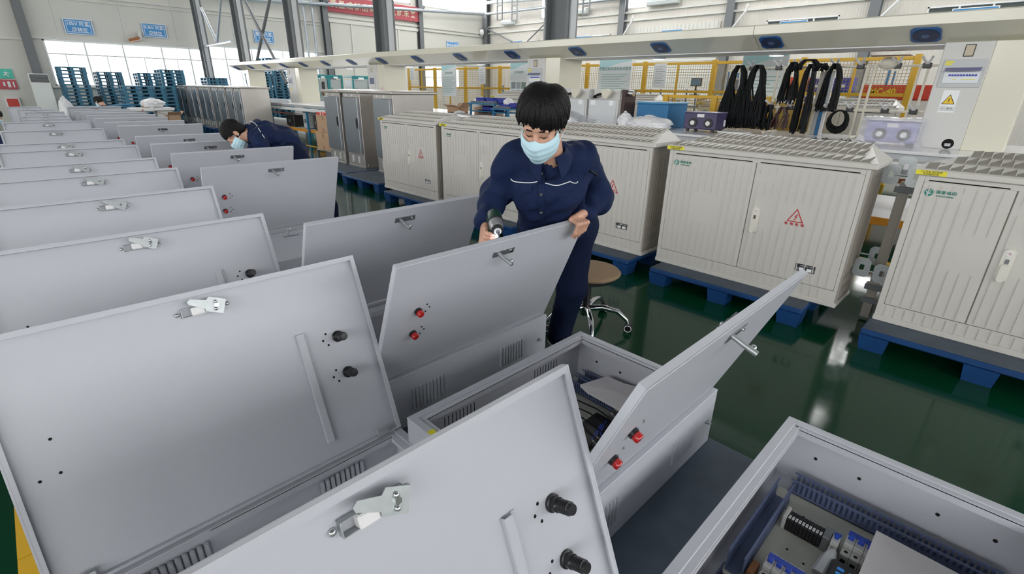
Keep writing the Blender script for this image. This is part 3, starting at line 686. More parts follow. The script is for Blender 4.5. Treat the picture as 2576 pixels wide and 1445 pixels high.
# ------------------------------------------------------------------ what lies inside the two nearest boxes
def slotted_duct(parent, a, along, length, w=.045, h=.055, name='wire_duct', material='duct', open_top=True, pitch=.0125):
    """slotted wiring duct: base, side fingers, cover edge; along 'x' or 'y' from corner a"""
    m = MB(); n = int(length / pitch)
    def B(u0, u1, v0, v1, z0, z1):
        if along == 'x': m.box((a[0] + u0, a[1] + v0, a[2] + z0), (a[0] + u1, a[1] + v1, a[2] + z1))
        else: m.box((a[0] + v0, a[1] + u0, a[2] + z0), (a[0] + v1, a[1] + u1, a[2] + z1))
    B(0, length, 0, w, 0, .003)
    for v in (0, w - .003):
        B(0, length, v, v + .003, 0, .012); B(0, length, v - .001, v + .004, h - .005, h)
        for k in range(n): B(k * pitch, k * pitch + pitch * .55, v, v + .003, .012, h - .004)
    return m.build(name, M[material], parent)
def breaker_set(parent, x, y, z, n, pitch=.018, along='x', sub=True):
    """n pole breaker: grey body, raised nose, blue toggle"""
    m = MB(); L = n * pitch
    m.box((x, y, z), (x + L, y + .085, z + .045), .002); m.box((x, y + .022, z + .045), (x + L, y + .066, z + .064), .002)
    for k in range(1, n): m.box((x + k * pitch - .0006, y - .0005, z + .01), (x + k * pitch + .0006, y + .0855, z + .0455))
    b = m.build('circuit_breaker', M['breaker'], parent)
    m = MB()
    for k in range(n): m.box((x + k * pitch + .003, y + .036, z + .064), (x + (k + 1) * pitch - .003, y + .050, z + .076), .002)
    m.box((x + .001, y + .056, z + .064), (x + L - .001, y + .0655, z + .0655)); m.build('blue_toggle', M['breaker_blue'], b)
    m = MB()
    for k in range(n):
        for yy in (y + .010, y + .075): m.cyl((x + (k + .5) * pitch, yy, z + .0452), (x + (k + .5) * pitch, yy, z + .0458), .0048, n=8)
    m.build('screw_holes', M['hole'], b, kind='stuff')
    return b
g0 = Vector((.824, -.37, .15))
MB().box((.05, .05, .012), (BL - .10, .67, .016)).build('mounting_plate', M['plate'], G)
slotted_duct(G, (.44, .618, .016), 'x', .44, w=.05, h=.085, pitch=.016)
slotted_duct(G, (.935, .06, .016), 'y', .58, w=.05, h=.06, pitch=.016)
M['duct_dark'] = mat('dark_blue_duct', (.03, .04, .08), .4)
slotted_duct(G, (.08, .618, .016), 'x', .34, w=.05, h=.05, material='duct_dark', pitch=.016)
m = MB()
for k in range(10): m.box((.738, .486 + k * .0105, .016), (.790, .486 + k * .0105 + .0098, .062), .001)
tb = m.build('terminal_block', M['black'], G, kind='stuff')
m = MB()
for k in range(10): m.box((.748, .4875 + k * .0105, .062), (.764, .4945 + k * .0105, .0635))
m.build('terminal_marker', M['white'], tb, kind='stuff')
for k in range(10): text('lettering', str(k + 1), .008, M['ink'], tb, (.756, .491 + k * .0105, .0636), 'z', rot=Matrix.Rotation(R(90), 3, 'Z'), ext=.0002)
MB().box((.735, .592, .016), (.795, .604, .072), .002).build('end_clamp', M['breaker'], G)
MB().box((.735, .462, .016), (.795, .484, .074), .002).build('end_clamp', M['darksteel'], G)
def breaker_set_y(parent, x, y, z, n, pitch=.018, q=1.0):
    m = MB(); L = n * pitch
    m.box((x, y, z), (x + .085 * q, y + L, z + .045), .002); m.box((x + .022 * q, y, z + .045), (x + .066 * q, y + L, z + .064), .002)
    b = m.build('circuit_breaker', M['breaker'], parent)
    m = MB()
    for k in range(n): m.box((x + .036 * q, y + k * pitch + .005, z + .064), (x + .048 * q, y + (k + 1) * pitch - .005, z + .078), .002)
    m.box((x + .050 * q, y + .001, z + .060), (x + .0665 * q, y + L - .001, z + .0655), .001)
    m.build('blue_toggle', M['breaker_blue'], b)
    m = MB()
    for k in range(n):
        m.cyl((x + .011 * q, y + (k + .5) * pitch, z + .0452), (x + .011 * q, y + (k + .5) * pitch, z + .0458), .0058, n=8)
        m.box((x - .0006, y + k * pitch + .006, z + .012), (x, y + (k + 1) * pitch - .006, z + .026))
    for k in range(1, n): m.box((x - .0005, y + k * pitch - .0005, z + .01), (x + .085 * q + .0005, y + k * pitch + .0005, z + .0453)); m.box((x + .022 * q - .0005, y + k * pitch - .0005, z + .045), (x + .0665 * q, y + k * pitch + .0005, z + .0643))
    m.build('dark_joint', M['hole'], b, kind='stuff')
    return b
breaker_set_y(G, .705, .438, .016, 1, .022, 1.1)
breaker_set_y(G, .720, .350, .016, 3, .026, 1.5)
breaker_set_y(G, .450, .455, .016, 5, .025, 1.4)
MB().box((.455, .590, .016), (.510, .612, .05), .002).build('orange_terminal', M['copper'], G)
m = MB(); m.box((.54, .32, .016), (.665, .438, .085), .008); mt = m.build('power_meter', M['black'], G)
for i in range(3):
    for j in range(2): MB().box((.620 - j * .020, .418 - i * .030, .085), (.632 - j * .020, .400 - i * .030, .0875), .001).build('blue_key', mat('blue_key', (.03, .22, .65), .3, emit=.25), mt)
m = MB(); m.tube([(.62, .448, .03), (.67, .445, .06), (.71, .445, .06)], [.03, .022, .012], 8); m.build('grey_plug', M['iron_light'], G, smooth=True)
m = MB()
for x, y in ((.66, .555), (.64, .50), (.60, .57), (.84, .62), (.845, .56)): m.cyl((x, y, .016), (x, y, .0168), .004, n=8)
m.build('screw_holes', M['hole'], G, kind='stuff')
def sheet(name, label, cat, pts, material, thick=.0015, group=None):
    o = Vector(pts[0]); t = thing(name, label, cat, o, 0, group)
    n = len(pts); c = sum((Vector(p) - o for p in pts), Vector()) / n + Vector((0, 0, .004))
    m = MB(); vs = [tuple(Vector(p) - o) for p in pts] + [tuple(c)]; vs2 = [(x, y, z - thick) for x, y, z in vs]
    fs = [(i, (i + 1) % n, n) for i in range(n)] + [(n + 1 + (i + 1) % n, n + 1 + i, 2 * n + 1) for i in range(n)] + [(i, n + 1 + i, n + 1 + (i + 1) % n, (i + 1) % n) for i in range(n)]
    m.add(vs + vs2, fs); m.build('sheet', M[material], t); return t
sheet('paper_sheet', 'white sheet of paper lying over the devices in the lower right box', 'paper', [(1.6682, -0.0040, 0.2600), (1.4512, -0.0024, 0.2550), (1.3172, -0.0583, 0.2550), (1.4924, -0.3383, 0.2550), (1.6652, -0.2594, 0.2550)], 'paper')
# second box: ducts, foam sheet, dark devices
B = BOX[0]
MB().box((.05, .05, .012), (BL - .04, .67, .016)).build('mounting_plate', M['plate'], B)
slotted_duct(B, (.955, .06, .016), 'y', .60, w=.05, h=.06, material='duct')
slotted_duct(B, (.885, .35, .016), 'y', .30, w=.05, h=.06, material='duct')
slotted_duct(B, (.10, .60, .016), 'x', .74, h=.06, material='black')
m = MB(); m.box((.45, .30, .016), (.80, .42, .045), .004); m.box((.50, .10, .016), (.75, .24, .06), .004); m.build('relay_base', M['black'], B)
m = MB()
for k in range(8): m.tube([(.40 + k * .05, .27, .03), (.42 + k * .05, .30, .07), (.45 + k * .05, .42, .06), (.46 + k * .05, .56, .04)], .003, 6)
m.build('black_wire', M['cablack'], B)
m = MB()
for k in range(3): m.tube([(.52 + k * .03, .12, .05), (.56 + k * .03, .24, .085), (.60 + k * .03, .30, .07), (.72 + k * .02, .34, .06)], .0028, 6)
m.build('blue_wire', M['breaker_blue'], B)
for x in (.55, .66, .74):
    m = MB(); m.cyl((x, .17, .06), (x, .17, .10), .012, n=10); m.cyl((x, .17, .10), (x + .004, .17, .125), .006, n=8); m.build('terminal_stud', M['chrome'], B, smooth=True)
sheet('foam_sheet', 'pale foam sheet lying inside the box in front of the standing worker', 'packing', [(1.6271, 1.1607, 0.2700), (1.6132, 1.1077, 0.2650), (1.6071, 0.9261, 0.2650), (1.6588, 0.8006, 0.2650), (1.8384, 0.8867, 0.2700), (1.7801, 1.0211, 0.2750), (1.7811, 1.1161, 0.2700)], 'paper', .012)
s = link('yellow_sticker', None, B)
fb = MB(); fb.box((.004, .40, BH), (.030, .60, BH + .0008)); fb.build('sticker_sheet', M['sticker'], s)
for k, tx in enumerate(('产品合格 小心轻放', '请勿倒置', '检验')):
    text('lettering', tx, .010, M['ink'], s, (.010 + k * .008, .50, BH + .001), 'z', rot=Matrix.Rotation(R(90), 3, 'Z'), ext=.0002)

# ------------------------------------------------------------------ beige two-door cabinets, all facing -X; root at the front left corner of the base
CD, CH = .38, 1.0
def fbx(face_org, *a): return fbox(MB(), 'x', face_org, *a)
def logo_globe(parent, u, v, r):
    t = link('grid_emblem', None, parent)
    m = MB(); n = 28
    fprism(m, 'x', (0, 0, 0), [(u + r * .82 * cos(2 * pi * k / n), v + r * .82 * sin(2 * pi * k / n)) for k in range(n)], .0035, .0048)
    for k in range(14):
        a = pi * (.05 + .9 * k / 13); c, s = cos(a), sin(a)
        fprism(m, 'x', (0, 0, 0), [(u + r * (.90 * c - .035 * s), v + r * (.90 * s + .035 * c)), (u + r * (.90 * c + .035 * s), v + r * (.90 * s - .035 * c)), (u + r * (1.08 * c + .035 * s), v + r * (1.08 * s - .035 * c)), (u + r * (1.08 * c - .035 * s), v + r * (1.08 * s + .035 * c))], .0035, .0045)
    m.build('emblem_disc', M['green_ink'], t)
    m = MB()
    for (cx, cy, rr, a0, a1) in ((.35, -.15, .75, 110, 215), (-.55, .35, .85, -62, 18), (.25, .75, .95, 200, 290)):
        for q in range(9):
            a, b = R(a0 + (a1 - a0) * q / 9), R(a0 + (a1 - a0) * (q + 1) / 9)
            P = [(cx + rr * cos(a), cy + rr * sin(a)), (cx + rr * cos(b), cy + rr * sin(b)), (cx + (rr - .09) * cos(b), cy + (rr - .09) * sin(b)), (cx + (rr - .09) * cos(a), cy + (rr - .09) * sin(a))]
            if all(x * x + y * y < .68 for x, y in P): fprism(m, 'x', (0, 0, 0), [(u + r * x, v + r * y) for x, y in P], .0047, .0053)
    m.build('emblem_lines', M['sign_white'], t)
def tri_outline(m, face, org, u, v, wd, hg, th, d0, d1):
    o = [(u - wd / 2, v - hg / 3), (u + wd / 2, v - hg / 3), (u, v + hg * 2 / 3)]
    c = (u, v); k = 1 - th
    i = [(c[0] + (x - c[0]) * k, c[1] + (y - c[1]) * k) for x, y in o]
    return ring_poly(m, face, org, o, i, d0, d1)
BOLT = [(.10, .55), (.30, .55), (.08, .08), (.26, .08), (-.06, -.42), (.04, -.46), (-.16, -.62), (-.24, -.36), (-.14, -.38), (-.02, -.04), (-.22, -.04)]
def make_cabinet(CW=1.42, um=.703):
    t = thing('meter_cabinet', 'x', 'cabinet', (0, 0, 0), 0, 'beige cabinets in the front row'); O = (0, 0, 0)
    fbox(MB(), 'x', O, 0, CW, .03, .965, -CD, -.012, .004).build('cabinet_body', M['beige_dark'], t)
    m = MB(); fbox(m, 'x', O, -.004, CW + .004, 0, .035, -CD - .004, .008, .004); m.build('base_plinth', M['beige'], t)
    # skirt, frame strips
    m = MB(); fbox(m, 'x', O, .0, CW, .035, .118, -.02, .0, .002)
    for k in range(int((CW - .07) / .052)): fbox(m, 'x', O, .05 + k * .052, .056 + k * .052, .042, .112, 0, .0055)
    m.build('skirt_panel', M['beige'], t)
    m = MB(); fbox(m, 'x', O, 0, .034, .118, .965, -.02, 0, .002); fbox(m, 'x', O, CW - .034, CW, .118, .965, -.02, 0, .002); fbox(m, 'x', O, .034, CW - .034, .930, .966, -.02, -.004, .001)
    m.build('front_frame', M['beige'], t)
    # doors with moulded ribs
    for nm, u0, u1, gaps in (('l', .036, um - .003, [(.05, .25, .84, .885), (.20, .42, .42, .66)]), ('r', um + .003, CW - .036, [(.04, .16, .46, .70), (.25, .45, .52, .68), (.02, .16, .80, .86)])):
        m = MB(); fbox(m, 'x', O, u0, u1, .122, .930, -.018, .002, .003); n = int((u1 - u0 - .05) / .0545)
        for k in range(n + 1):
            u = u0 + .035 + k * .0545
            segs = [(.135, .915)]
            for g0, g1, z0, z1 in gaps:
                if g0 < u - u0 < g1: segs = [s2 for a, b in segs for s2 in ((a, min(b, z0)), (max(a, z1), b)) if s2[1] - s2[0] > .02]
            for a, b in segs: fprism(m, 'x', O, [(u - .0026, a), (u + .0026, a), (u + .0026, b), (u - .0026, b)], .001, .0075)
        d = m.build('door', M['beige'], t)
        fbox(m, 'x', O, .02, .02, .02, .02, 0, 0) if False else None; m = MB(); fbox(m, 'x', O, u0 + .02, u1 - .03, .934, .941, -.01, -.0035); m.build('door_gap', M['hole'], t)
        if nm == 'l':
            logo_globe(d, .074, .868, .025)
            for k, ch in enumerate('国家电网'): text('lettering', ch, .0215, M['green_ink'], d, (-.0058, -(.118 + .0245 * k), .876), 'x', bold=.0004)
            text('lettering', 'STATE GRID', .0135, M['green_ink'], d, (-.0058, -.153, .854), 'x', sx=1.12, bold=.0002)
        else:
            m = MB(); n = 12; u, v0, v1, r = um + .067, .445, .588, .027
            pl = [(u + r * cos(pi * k / n), v1 + r * sin(pi * k / n)) for k in range(n + 1)] + [(u + r * cos(pi + pi * k / n), v0 + r * sin(pi + pi * k / n)) for k in range(n + 1)]
            fprism(m, 'x', O, pl, .001, .016); h = m.build('handle_plate', mat('ivory_handle', (.76, .74, .67), .35), d)
            pl = [(u + r * .62 * cos(pi * k / n), v0 + .075 + r * .2 * sin(pi * k / n)) for k in range(n + 1)] + [(u + r * .62 * cos(pi + pi * k / n), v0 - .006 + r * .62 * sin(pi + pi * k / n)) for k in range(n + 1)]
            fprism(MB(), 'x', O, pl, .016, .034).build('door_handle', mat('ivory_handle', (.76, .74, .67), .35), d)
            m = MB(); m.cyl((-.016, -u, v1), (-.020, -u, v1), .016, n=16); m.build('handle_cap', M['white'], d)
            text('lettering', '电', .013, M['red_ink'], d, (-.0202, -u, v1), 'x')
            m = MB(); fbox(m, 'x', O, u - .008, u + .009, v0 + .083, v0 + .112, .016, .024, .002); m.build('lock_barrel', M['chrome'], d)
            # warning triangle and legend
            m = MB(); tri_outline(m, 'x', O, um + .339, .585, .110, .098, .20, .003, .0042)
            fprism(m, 'x', O, [(um + .339 + a * .040, .588 + b * .040) for a, b in BOLT], .003, .0042); m.build('warning_triangle', M['red_ink'], d)
            for k, ch in enumerate('有电危险'): text('lettering', ch, .023, M['red_ink'], d, (-.0062, -(um + .285 + k * .036), .536), 'x', bold=.0006)
            m = MB(); dp = um - .703; fbox(m, 'x', O, dp + 1.115, dp + 1.245, .208, .262, .002, .0065, .003); npl = m.build('name_plate', M['ink'], d)
            m = MB()
            for a, b, c, e in ((1.142, 1.172, .214, .238), (1.192, 1.224, .214, .238)): fbox(m, 'x', O, dp + a, dp + b, c, e, .0065, .0072)
            for k in range(3): fbox(m, 'x', O, dp + 1.120, dp + 1.136, .216 + k * .008, .219 + k * .008, .0065, .007); fbox(m, 'x', O, dp + 1.228, dp + 1.240, .216 + k * .008, .219 + k * .008, .0065, .007)
            m.build('plate_field', M['sign_white'], d)
            text('lettering', '综合配电箱 出厂铭牌', .0085, M['sign_white'], d, (-.0067, -1.185 - dp, .251), 'x')
    # roof: hipped cap, three stepped tiers of saw-tooth ribs
    e = .022
    m = MB(); fbox(m, 'x', O, -e, CW + e, .966, 1.002, -CD - .045, .018, .005)
    z0, z1 = 1.002, 1.098; xb = CD + .045
    vs = [(-.018, e, z0), (-.018, -CW - e, z0), (xb, -CW - e, z0), (xb, e, z0), (-.012, -.03, z0 + .004), (-.012, -CW + .03, z0 + .004), (xb, -CW + .13, z1), (xb, -.28, z1)]
    m.add(vs, [(0, 3, 2, 1), (0, 1, 5, 4), (1, 2, 6, 5), (2, 3, 7, 6), (3, 0, 4, 7), (4, 5, 6, 7)])
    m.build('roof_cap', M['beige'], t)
    for tier in range(3):
        m = MB(); rg = MB(); xa, xc = -.010 + tier * .142, -.010 + (tier + 1) * .142
        za = z0 + .006 + (xa + .012) / (xb + .012) * (z1 - z0); zc = z0 + .006 + (xc + .012) / (xb + .012) * (z1 - z0) - .012
        ya, yb = -.02 - .085 * tier, -CW + .028 + .040 * tier
        n = int(25 * CW / 1.42) - tier; p = (ya - yb) / n; y = ya - (p * .5 if tier % 2 else 0)
        if tier % 2: n -= 1
        for k in range(n):
            y0 = y - k * p; y1 = y0 - p
            vs = [(xa, y0, za), (xa, y1, za + .005), (xc, y1, zc + .008), (xc, y0, zc + .003), (xa, y0, za - .02), (xa, y1, za - .02), (xc, y1, zc - .02), (xc, y0, zc - .02)]
            m.add(vs, [(0, 1, 2, 3), (7, 6, 5, 4), (0, 4, 5, 1), (1, 5, 6, 2), (2, 6, 7, 3), (3, 7, 4, 0)])
            rg.add([(xa - .001, y1 + .0018, za + .004), (xa - .001, y1 - .0012, za + .0075), (xc, y1 - .0012, zc + .0105), (xc, y1 + .0018, zc + .007), (xa - .001, y1 + .001, za + .002), (xa - .001, y1 - .003, za + .002), (xc, y1 - .003, zc + .004), (xc, y1 + .001, zc + .004)], [(0, 1, 2, 3), (7, 6, 5, 4), (0, 4, 5, 1), (1, 5, 6, 2), (2, 6, 7, 3), (3, 7, 4, 0)])
        rt = m.build('roof_tier', M['roof_tile'], t); rg.build('ridge_highlights', M['beige'], rt, kind='stuff')  # lighter strips paint the glancing highlight along the ridge edges
    # side relief
    m = MB()
    for k in range(9): m.box((.045 + k * .036, -CW - .004, .26), (.058 + k * .036, -CW + .01, .90), .002)
    for k in range(8):
        for j in range(2): m.box((.05 + k * .036, -CW - .004, .06 + j * .09), (.072 + k * .036, -CW + .01, .125 + j * .09), .003)
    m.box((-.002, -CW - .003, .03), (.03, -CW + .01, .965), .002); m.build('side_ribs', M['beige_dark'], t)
    m = MB(); fbox(m, 'x', O, -.016, .13, .970, .997, .0175, .0187)
    s = m.build('yellow_sticker', M['sticker'], t)
    text('lettering', '小心轻放 请勿踩踏', .0125, M['ink'], s, (-.0190, -.057, .989), 'x'); text('lettering', '配电箱防护罩', .0125, M['ink'], s, (-.0190, -.057, .976), 'x')
    return t
cab = make_cabinet()
CABS = [(.41, 'beige cabinet at the right edge of the photo, large green emblem', 1.0), (2.06, 'beige cabinet with black nameplate facing the raised lid edge, right of the worker', 1.0), (3.63, 'beige cabinet directly right behind the standing worker\'s elbow', 1.0), (5.18, 'beige cabinet left behind the standing worker\'s drill arm', 1.0), (6.63, 'beige cabinet at the left end of its row, next to steel cabinets', .945)]
for i, (y, lab, s) in enumerate(CABS):
    o = cab if i == 1 else (make_cabinet(.95, .447) if i == 0 else dup(cab))
    o.location = (3.88, y, .15); o['label'] = lab; o.scale = (1, s, 1)
for i, (y, z, x, lab) in enumerate(((6.9, 0.15, 9.4, 'beige cabinet behind the bench, right of the blue carts'), (8.6, .15, 9.4, 'beige cabinet behind the bench, left of the blue carts'), (10.3, .15, 9.4, 'beige cabinet behind the bench beside the carton and steel cabinets'), (4.55, .15, 9.4, 'beige cabinet behind the bench right of the worker\'s head'), (2.9, .15, 9.4, 'beige cabinet behind the blue case on the bench'))):
    o = dup(cab, (x, y, z), 0, lab, 'beige cabinets behind the bench', skip=('grid_emblem',)); o.scale = (1, 1, 1.25)
# galvanised mounting plates at the cabinet sides
def plate(name, label, loc, sx=.10, sz=.135, rz=0):
    t = thing(name, label, 'bracket', loc, rz, 'galvanised mounting plates')
    o = [(-sx / 2 + .02, -sz / 2), (sx / 2 - .02, -sz / 2), (sx / 2, -sz / 2 + .02), (sx / 2, sz / 2 - .02), (sx / 2 - .02, sz / 2), (-sx / 2 + .02, sz / 2), (-sx / 2, sz / 2 - .02), (-sx / 2, -sz / 2 + .02)]
    i = [(-.01, -.02), (.01, -.02), (.014, -.014), (.014, .014), (.01, .02), (-.01, .02), (-.014, .014), (-.014, -.014)]
    ring_poly(MB(), 'x', (0, 0, 0), o, i, 0, .004).build('slotted_plate', M['zinc'], t)
    m = MB(); m.cyl((-.004, sx / 2 - .005, .0), (-.004, sx / 2 + .06, .0), .006, n=8); m.build('plate_bolt', M['zinc'], t)
    return t
plate('mounting_plate', 'slotted galvanised plate high on the side of the nameplate cabinet', (4.2000, 0.5903, 1.0655))
plate('mounting_plate', 'slotted galvanised plate low on the side of the nameplate cabinet', (4.0800, 0.5812, 0.4285))
plate('mounting_plate', 'plain galvanised plate high behind the gap between the two right cabinets', (4.3000, 0.5338, 1.1107))
plate('mounting_plate', 'slotted galvanised plate half hidden high by the right edge cabinet', (4.0000, 0.4300, 1.0878))
plate('mounting_plate', 'upper slotted galvanised plate low behind the right edge cabinet', (4.2500, 0.5366, 0.4821))
plate('mounting_plate', 'lower slotted galvanised plates low behind the right edge cabinet', (4.1000, 0.4608, 0.4029))
t = thing('steel_upright', 'grey steel upright between the two right cabinets', 'frame', (4.22, .47, .02))
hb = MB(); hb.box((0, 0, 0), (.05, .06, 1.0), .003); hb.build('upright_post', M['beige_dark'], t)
for z in (.12, .22, .93): MB().box((-.02, -.03, z), (.06, .08, z + .04), .002).build('cross_bar', M['iron'], t)
# pallets under the cabinets
cp = make_pallet('pallet', LBL_P + 'the cabinet at the right edge', 'pallet', 1.0, 1.21, group='pallets under the cabinets')
cp.location = (3.66, -.78, 0)
for x, y, lab in ((3.68, .79, 'the cabinet with the black nameplate'), (3.68, 2.22, 'the cabinet behind the standing worker'), (3.70, 3.72, 'the cabinet left of the standing worker'), (3.72, 5.20, 'the leftmost beige cabinet'), (3.95, 6.95, 'the nearest steel cabinet'), (4.06, 8.22, 'the second and third steel cabinets')):
    dup(cp, (x, y, 0), 0, LBL_P + lab)
for k in range(5): dup(cp, (9.2, 9.0 - k * 1.72, 0), 0, LBL_P + 'the %s cabinet behind the bench from its left end' % NTH[k], 'pallets behind the bench')

# ------------------------------------------------------------------ stainless cabinets
SW, SD, SH = .61, .80, 1.34
def make_steel():
    t = thing('steel_cabinet', 'x', 'cabinet', (0, 0, 0), 0, 'near steel cabinets'); O = (0, 0, 0)
    fbox(MB(), 'x', O, 0, SW, 0, SH - .04, -SD, -.004, .004).build('cabinet_body', M['steel'], t)
    m = MB(); m.box((-.055, -SW - .05, SH - .045), (SD + .05, .05, SH), .012); m.add([(-.05, .045, SH), (-.05, -SW - .045, SH), (SD + .045, -SW - .045, SH), (SD + .045, .045, SH), (SD * .5, -SW * .3, SH + .02), (SD * .5, -SW * .7, SH + .02)], [(0, 1, 5, 4), (1, 2, 5), (2, 3, 4, 5), (3, 0, 4), (0, 3, 2, 1)]); m.build('roof_cap', M['steel'], t)
    m = MB(); fbox(m, 'x', O, 0.02, SW - .06, .26, 1.225, -.004, .028, .008); d = m.build('door', M['steel_front'], t)
    m = MB(); fbox(m, 'x', O, SW - .055, SW - .03, .26, 1.225, -.004, .020, .003); m.build('door_post', M['darksteel'], t)
    m = MB(); fbox(m, 'x', O, SW - .062, SW - .056, .26, 1.225, -.004, .004); m.build('door_gap', M['hole'], t)
    m = MB(); fbox(m, 'x', O, SW - .120, SW - .088, .70, .88, .028, .040, .008); fbox(m, 'x', O, SW - .114, SW - .094, .73, .86, .040, .052, .006); m.build('door_handle', M['black'], d)
    for u in (.14, .36):
        m = MB(); m.cyl((.004, -u, 1.258), (-.012, -u, 1.258), .026, .020, n=12); m.build('vent_cap', M['white'], t, smooth=True)
    m = MB(); fbox(m, 'x', O, .03, SW - .03, .05, .245, -.004, .006, .004); b = m.build('lower_panel', M['steel'], t)
    for u in (.20, .42):
        for k in range(4):
            m = MB(); fprism(m, 'x', O, [(u - .026, .085 + k * .032), (u + .026, .085 + k * .032), (u + .032, .095 + k * .032), (u + .026, .105 + k * .032), (u - .026, .105 + k * .032), (u - .032, .095 + k * .032)], .006, .014); m.build('vent_louvre', M['alu'], b)
    m = MB(); fbox(m, 'x', O, -.003, SW + .003, 0, .035, -SD - .003, .004, .003); m.build('base_plinth', M['steel'], t)
    for x in (.08, SD - .08): MB().cyl((x, -SW, .05), (x, -SW - .012, .05), .012, n=8).build('base_bolt', M['chrome'], t)
    return t
st = make_steel()
for i, (y, lab) in enumerate(((7.98, 'steel cabinet partly hidden by the leftmost beige cabinet'), (9.06, 'middle one of the three near steel cabinets'), (9.80, 'steel cabinet beside the stacked cartons'))):
    o = st if i == 0 else dup(st)
    o.location = (4.57, y, .15); o['label'] = lab
for k in range(10):
    lab = 'steel cabinet in the far row, number %s from its near end' % ['one', 'two', 'three', 'four', 'five', 'six', 'seven', 'eight', 'nine', 'ten'][k]
    lab = ['steel cabinet closest in the far row, its wide side in view', 'second steel cabinet of the far row from its near end', 'third steel cabinet of the far row from its near end', 'fourth steel cabinet of the far row from its near end', 'fifth steel cabinet of the far row from its near end', 'fifth steel cabinet of the far row from its far end', 'fourth steel cabinet of the far row from its far end', 'third steel cabinet of the far row from its far end', 'second steel cabinet of the far row from its far end', 'steel cabinet at the far end of the far row'][k]
    dup(st, (5.22 + .0 * k, 17.25 + .70 * k + .12 * (k // 2), .15), 0, lab, 'far row of steel cabinets')
for k in range(5): dup(cp, (5.1, 16.55 + k * 1.52, 0), 0, LBL_P + 'the %s pair of the far steel row from its near end' % NTH[k], 'pallets of the far steel row')
# cartons
def carton(name, label, loc, dx, dy, dz, rz=0, flaps=False, red=False):
    t = thing(name, label, 'box', loc, rz, 'brown cartons')
    if not flaps:
        MB().box((0, 0, 0), (dx, dy, dz), .006).build('carton_body', M['carton'], t)
        m = MB(); m.box((-.001, dy * .42, dz * .72), (.0, dy * .55, dz + .001)); m.box((-.001, dy * .42, 0), (.0, dy * .55, dz * .25)); m.box((-.001, dy * .42, dz), (dx, dy * .55, dz + .001)); m.build('tape_strip', M['tape'], t)
    else:
        m = MB(); e = .008
        for a, b in (((0, 0, 0), (dx, dy, e)), ((0, 0, 0), (dx, e, dz)), ((0, dy - e, 0), (dx, dy, dz)), ((0, 0, 0), (e, dy, dz)), ((dx - e, 0, 0), (dx, dy, dz))): m.box(a, b)
        m.build('carton_body', M['carton'], t)
        for vs in ([(0, 0, dz), (0, dy, dz), (-.5 * dx, dy, dz + .2 * dx), (-.5 * dx, 0, dz + .2 * dx)], [(0, 0, dz), (dx, 0, dz), (dx, -.35 * dy, dz + .25 * dy), (0, -.35 * dy, dz + .25 * dy)], [(dx, 0, dz), (dx, dy, dz), (1.3 * dx, dy, dz + .3 * dx), (1.3 * dx, 0, dz + .3 * dx)]):
            m = MB(); m.add(vs + [(x, y, z - .006) for x, y, z in vs], [(0, 1, 2, 3), (7, 6, 5, 4), (0, 4, 5, 1), (1, 5, 6, 2), (2, 6, 7, 3), (3, 7, 4, 0)]); m.build('carton_flap', M['carton'], t)
    if red:
        MB().box((0, .02, dz), (dx, dy - .04, dz + .05), .004).build('red_lid_strip', M['redbin'], t)
        for y in (.22, .34): MB().box((-.002, y, dz), (.0, y + .03, dz + .045)).build('white_mark', M['sign_white'], t)
    return t
stand = thing('steel_stand', 'low dark steel stand under the stacked cartons', 'stand', (4.66, 9.93, 0))
m = MB(); m.box((0, 0, .28), (.5, .72, .30), .003)
for x in (0, .46):
    for y in (0, .68): m.box((x, y, 0), (x + .04, y + .04, .29))
m.box((.02, .02, .0), (.48, .34, .28)); m.build('stand_frame', M['darksteel'], stand)
carton('carton', 'lower brown carton of the stack beside the steel cabinets', (4.66, 9.98, .302), .42, .62, .36)
carton('carton', 'upper brown carton of the stack with a red strip on top', (4.68, 9.96, .664), .40, .58, .34, red=True)

# ------------------------------------------------------------------ long assembly bench with its overhead beam
ZB = 1.05
bm_ = thing('overhead_beam', 'long cream overhead beam with blue fans above the bench', 'beam', (6.75, -1.2, 2.05))
yb = 23.6
def beam_seg(y0, y1):
    m = MB(); pr = [(0, .17), (0, .262), (.02, .275), (1.3, .275), (1.32, .262), (1.32, .17), (1.0, .02), (.32, .02)]
    m.prism(pr, y0, y1, 'y'); return m
seams = [0, 3.9, 7.9, 12.1, 16.3, 20.4, yb]
for a, b in zip(seams, seams[1:]): beam_seg(a + .003, b - .003).build('beam_section', M['cream'], bm_)
m = MB(); m.prism([(0, .17), (0, .275), (1.3, .275), (1.3, .17), (1.0, .02), (.32, .02)], yb, yb + .02, 'y'); m.build('end_cap', M['cream'], bm_)
MB().box((.34, .01, .004), (.98, yb, .019)).build('light_rail', M['alu'], bm_)
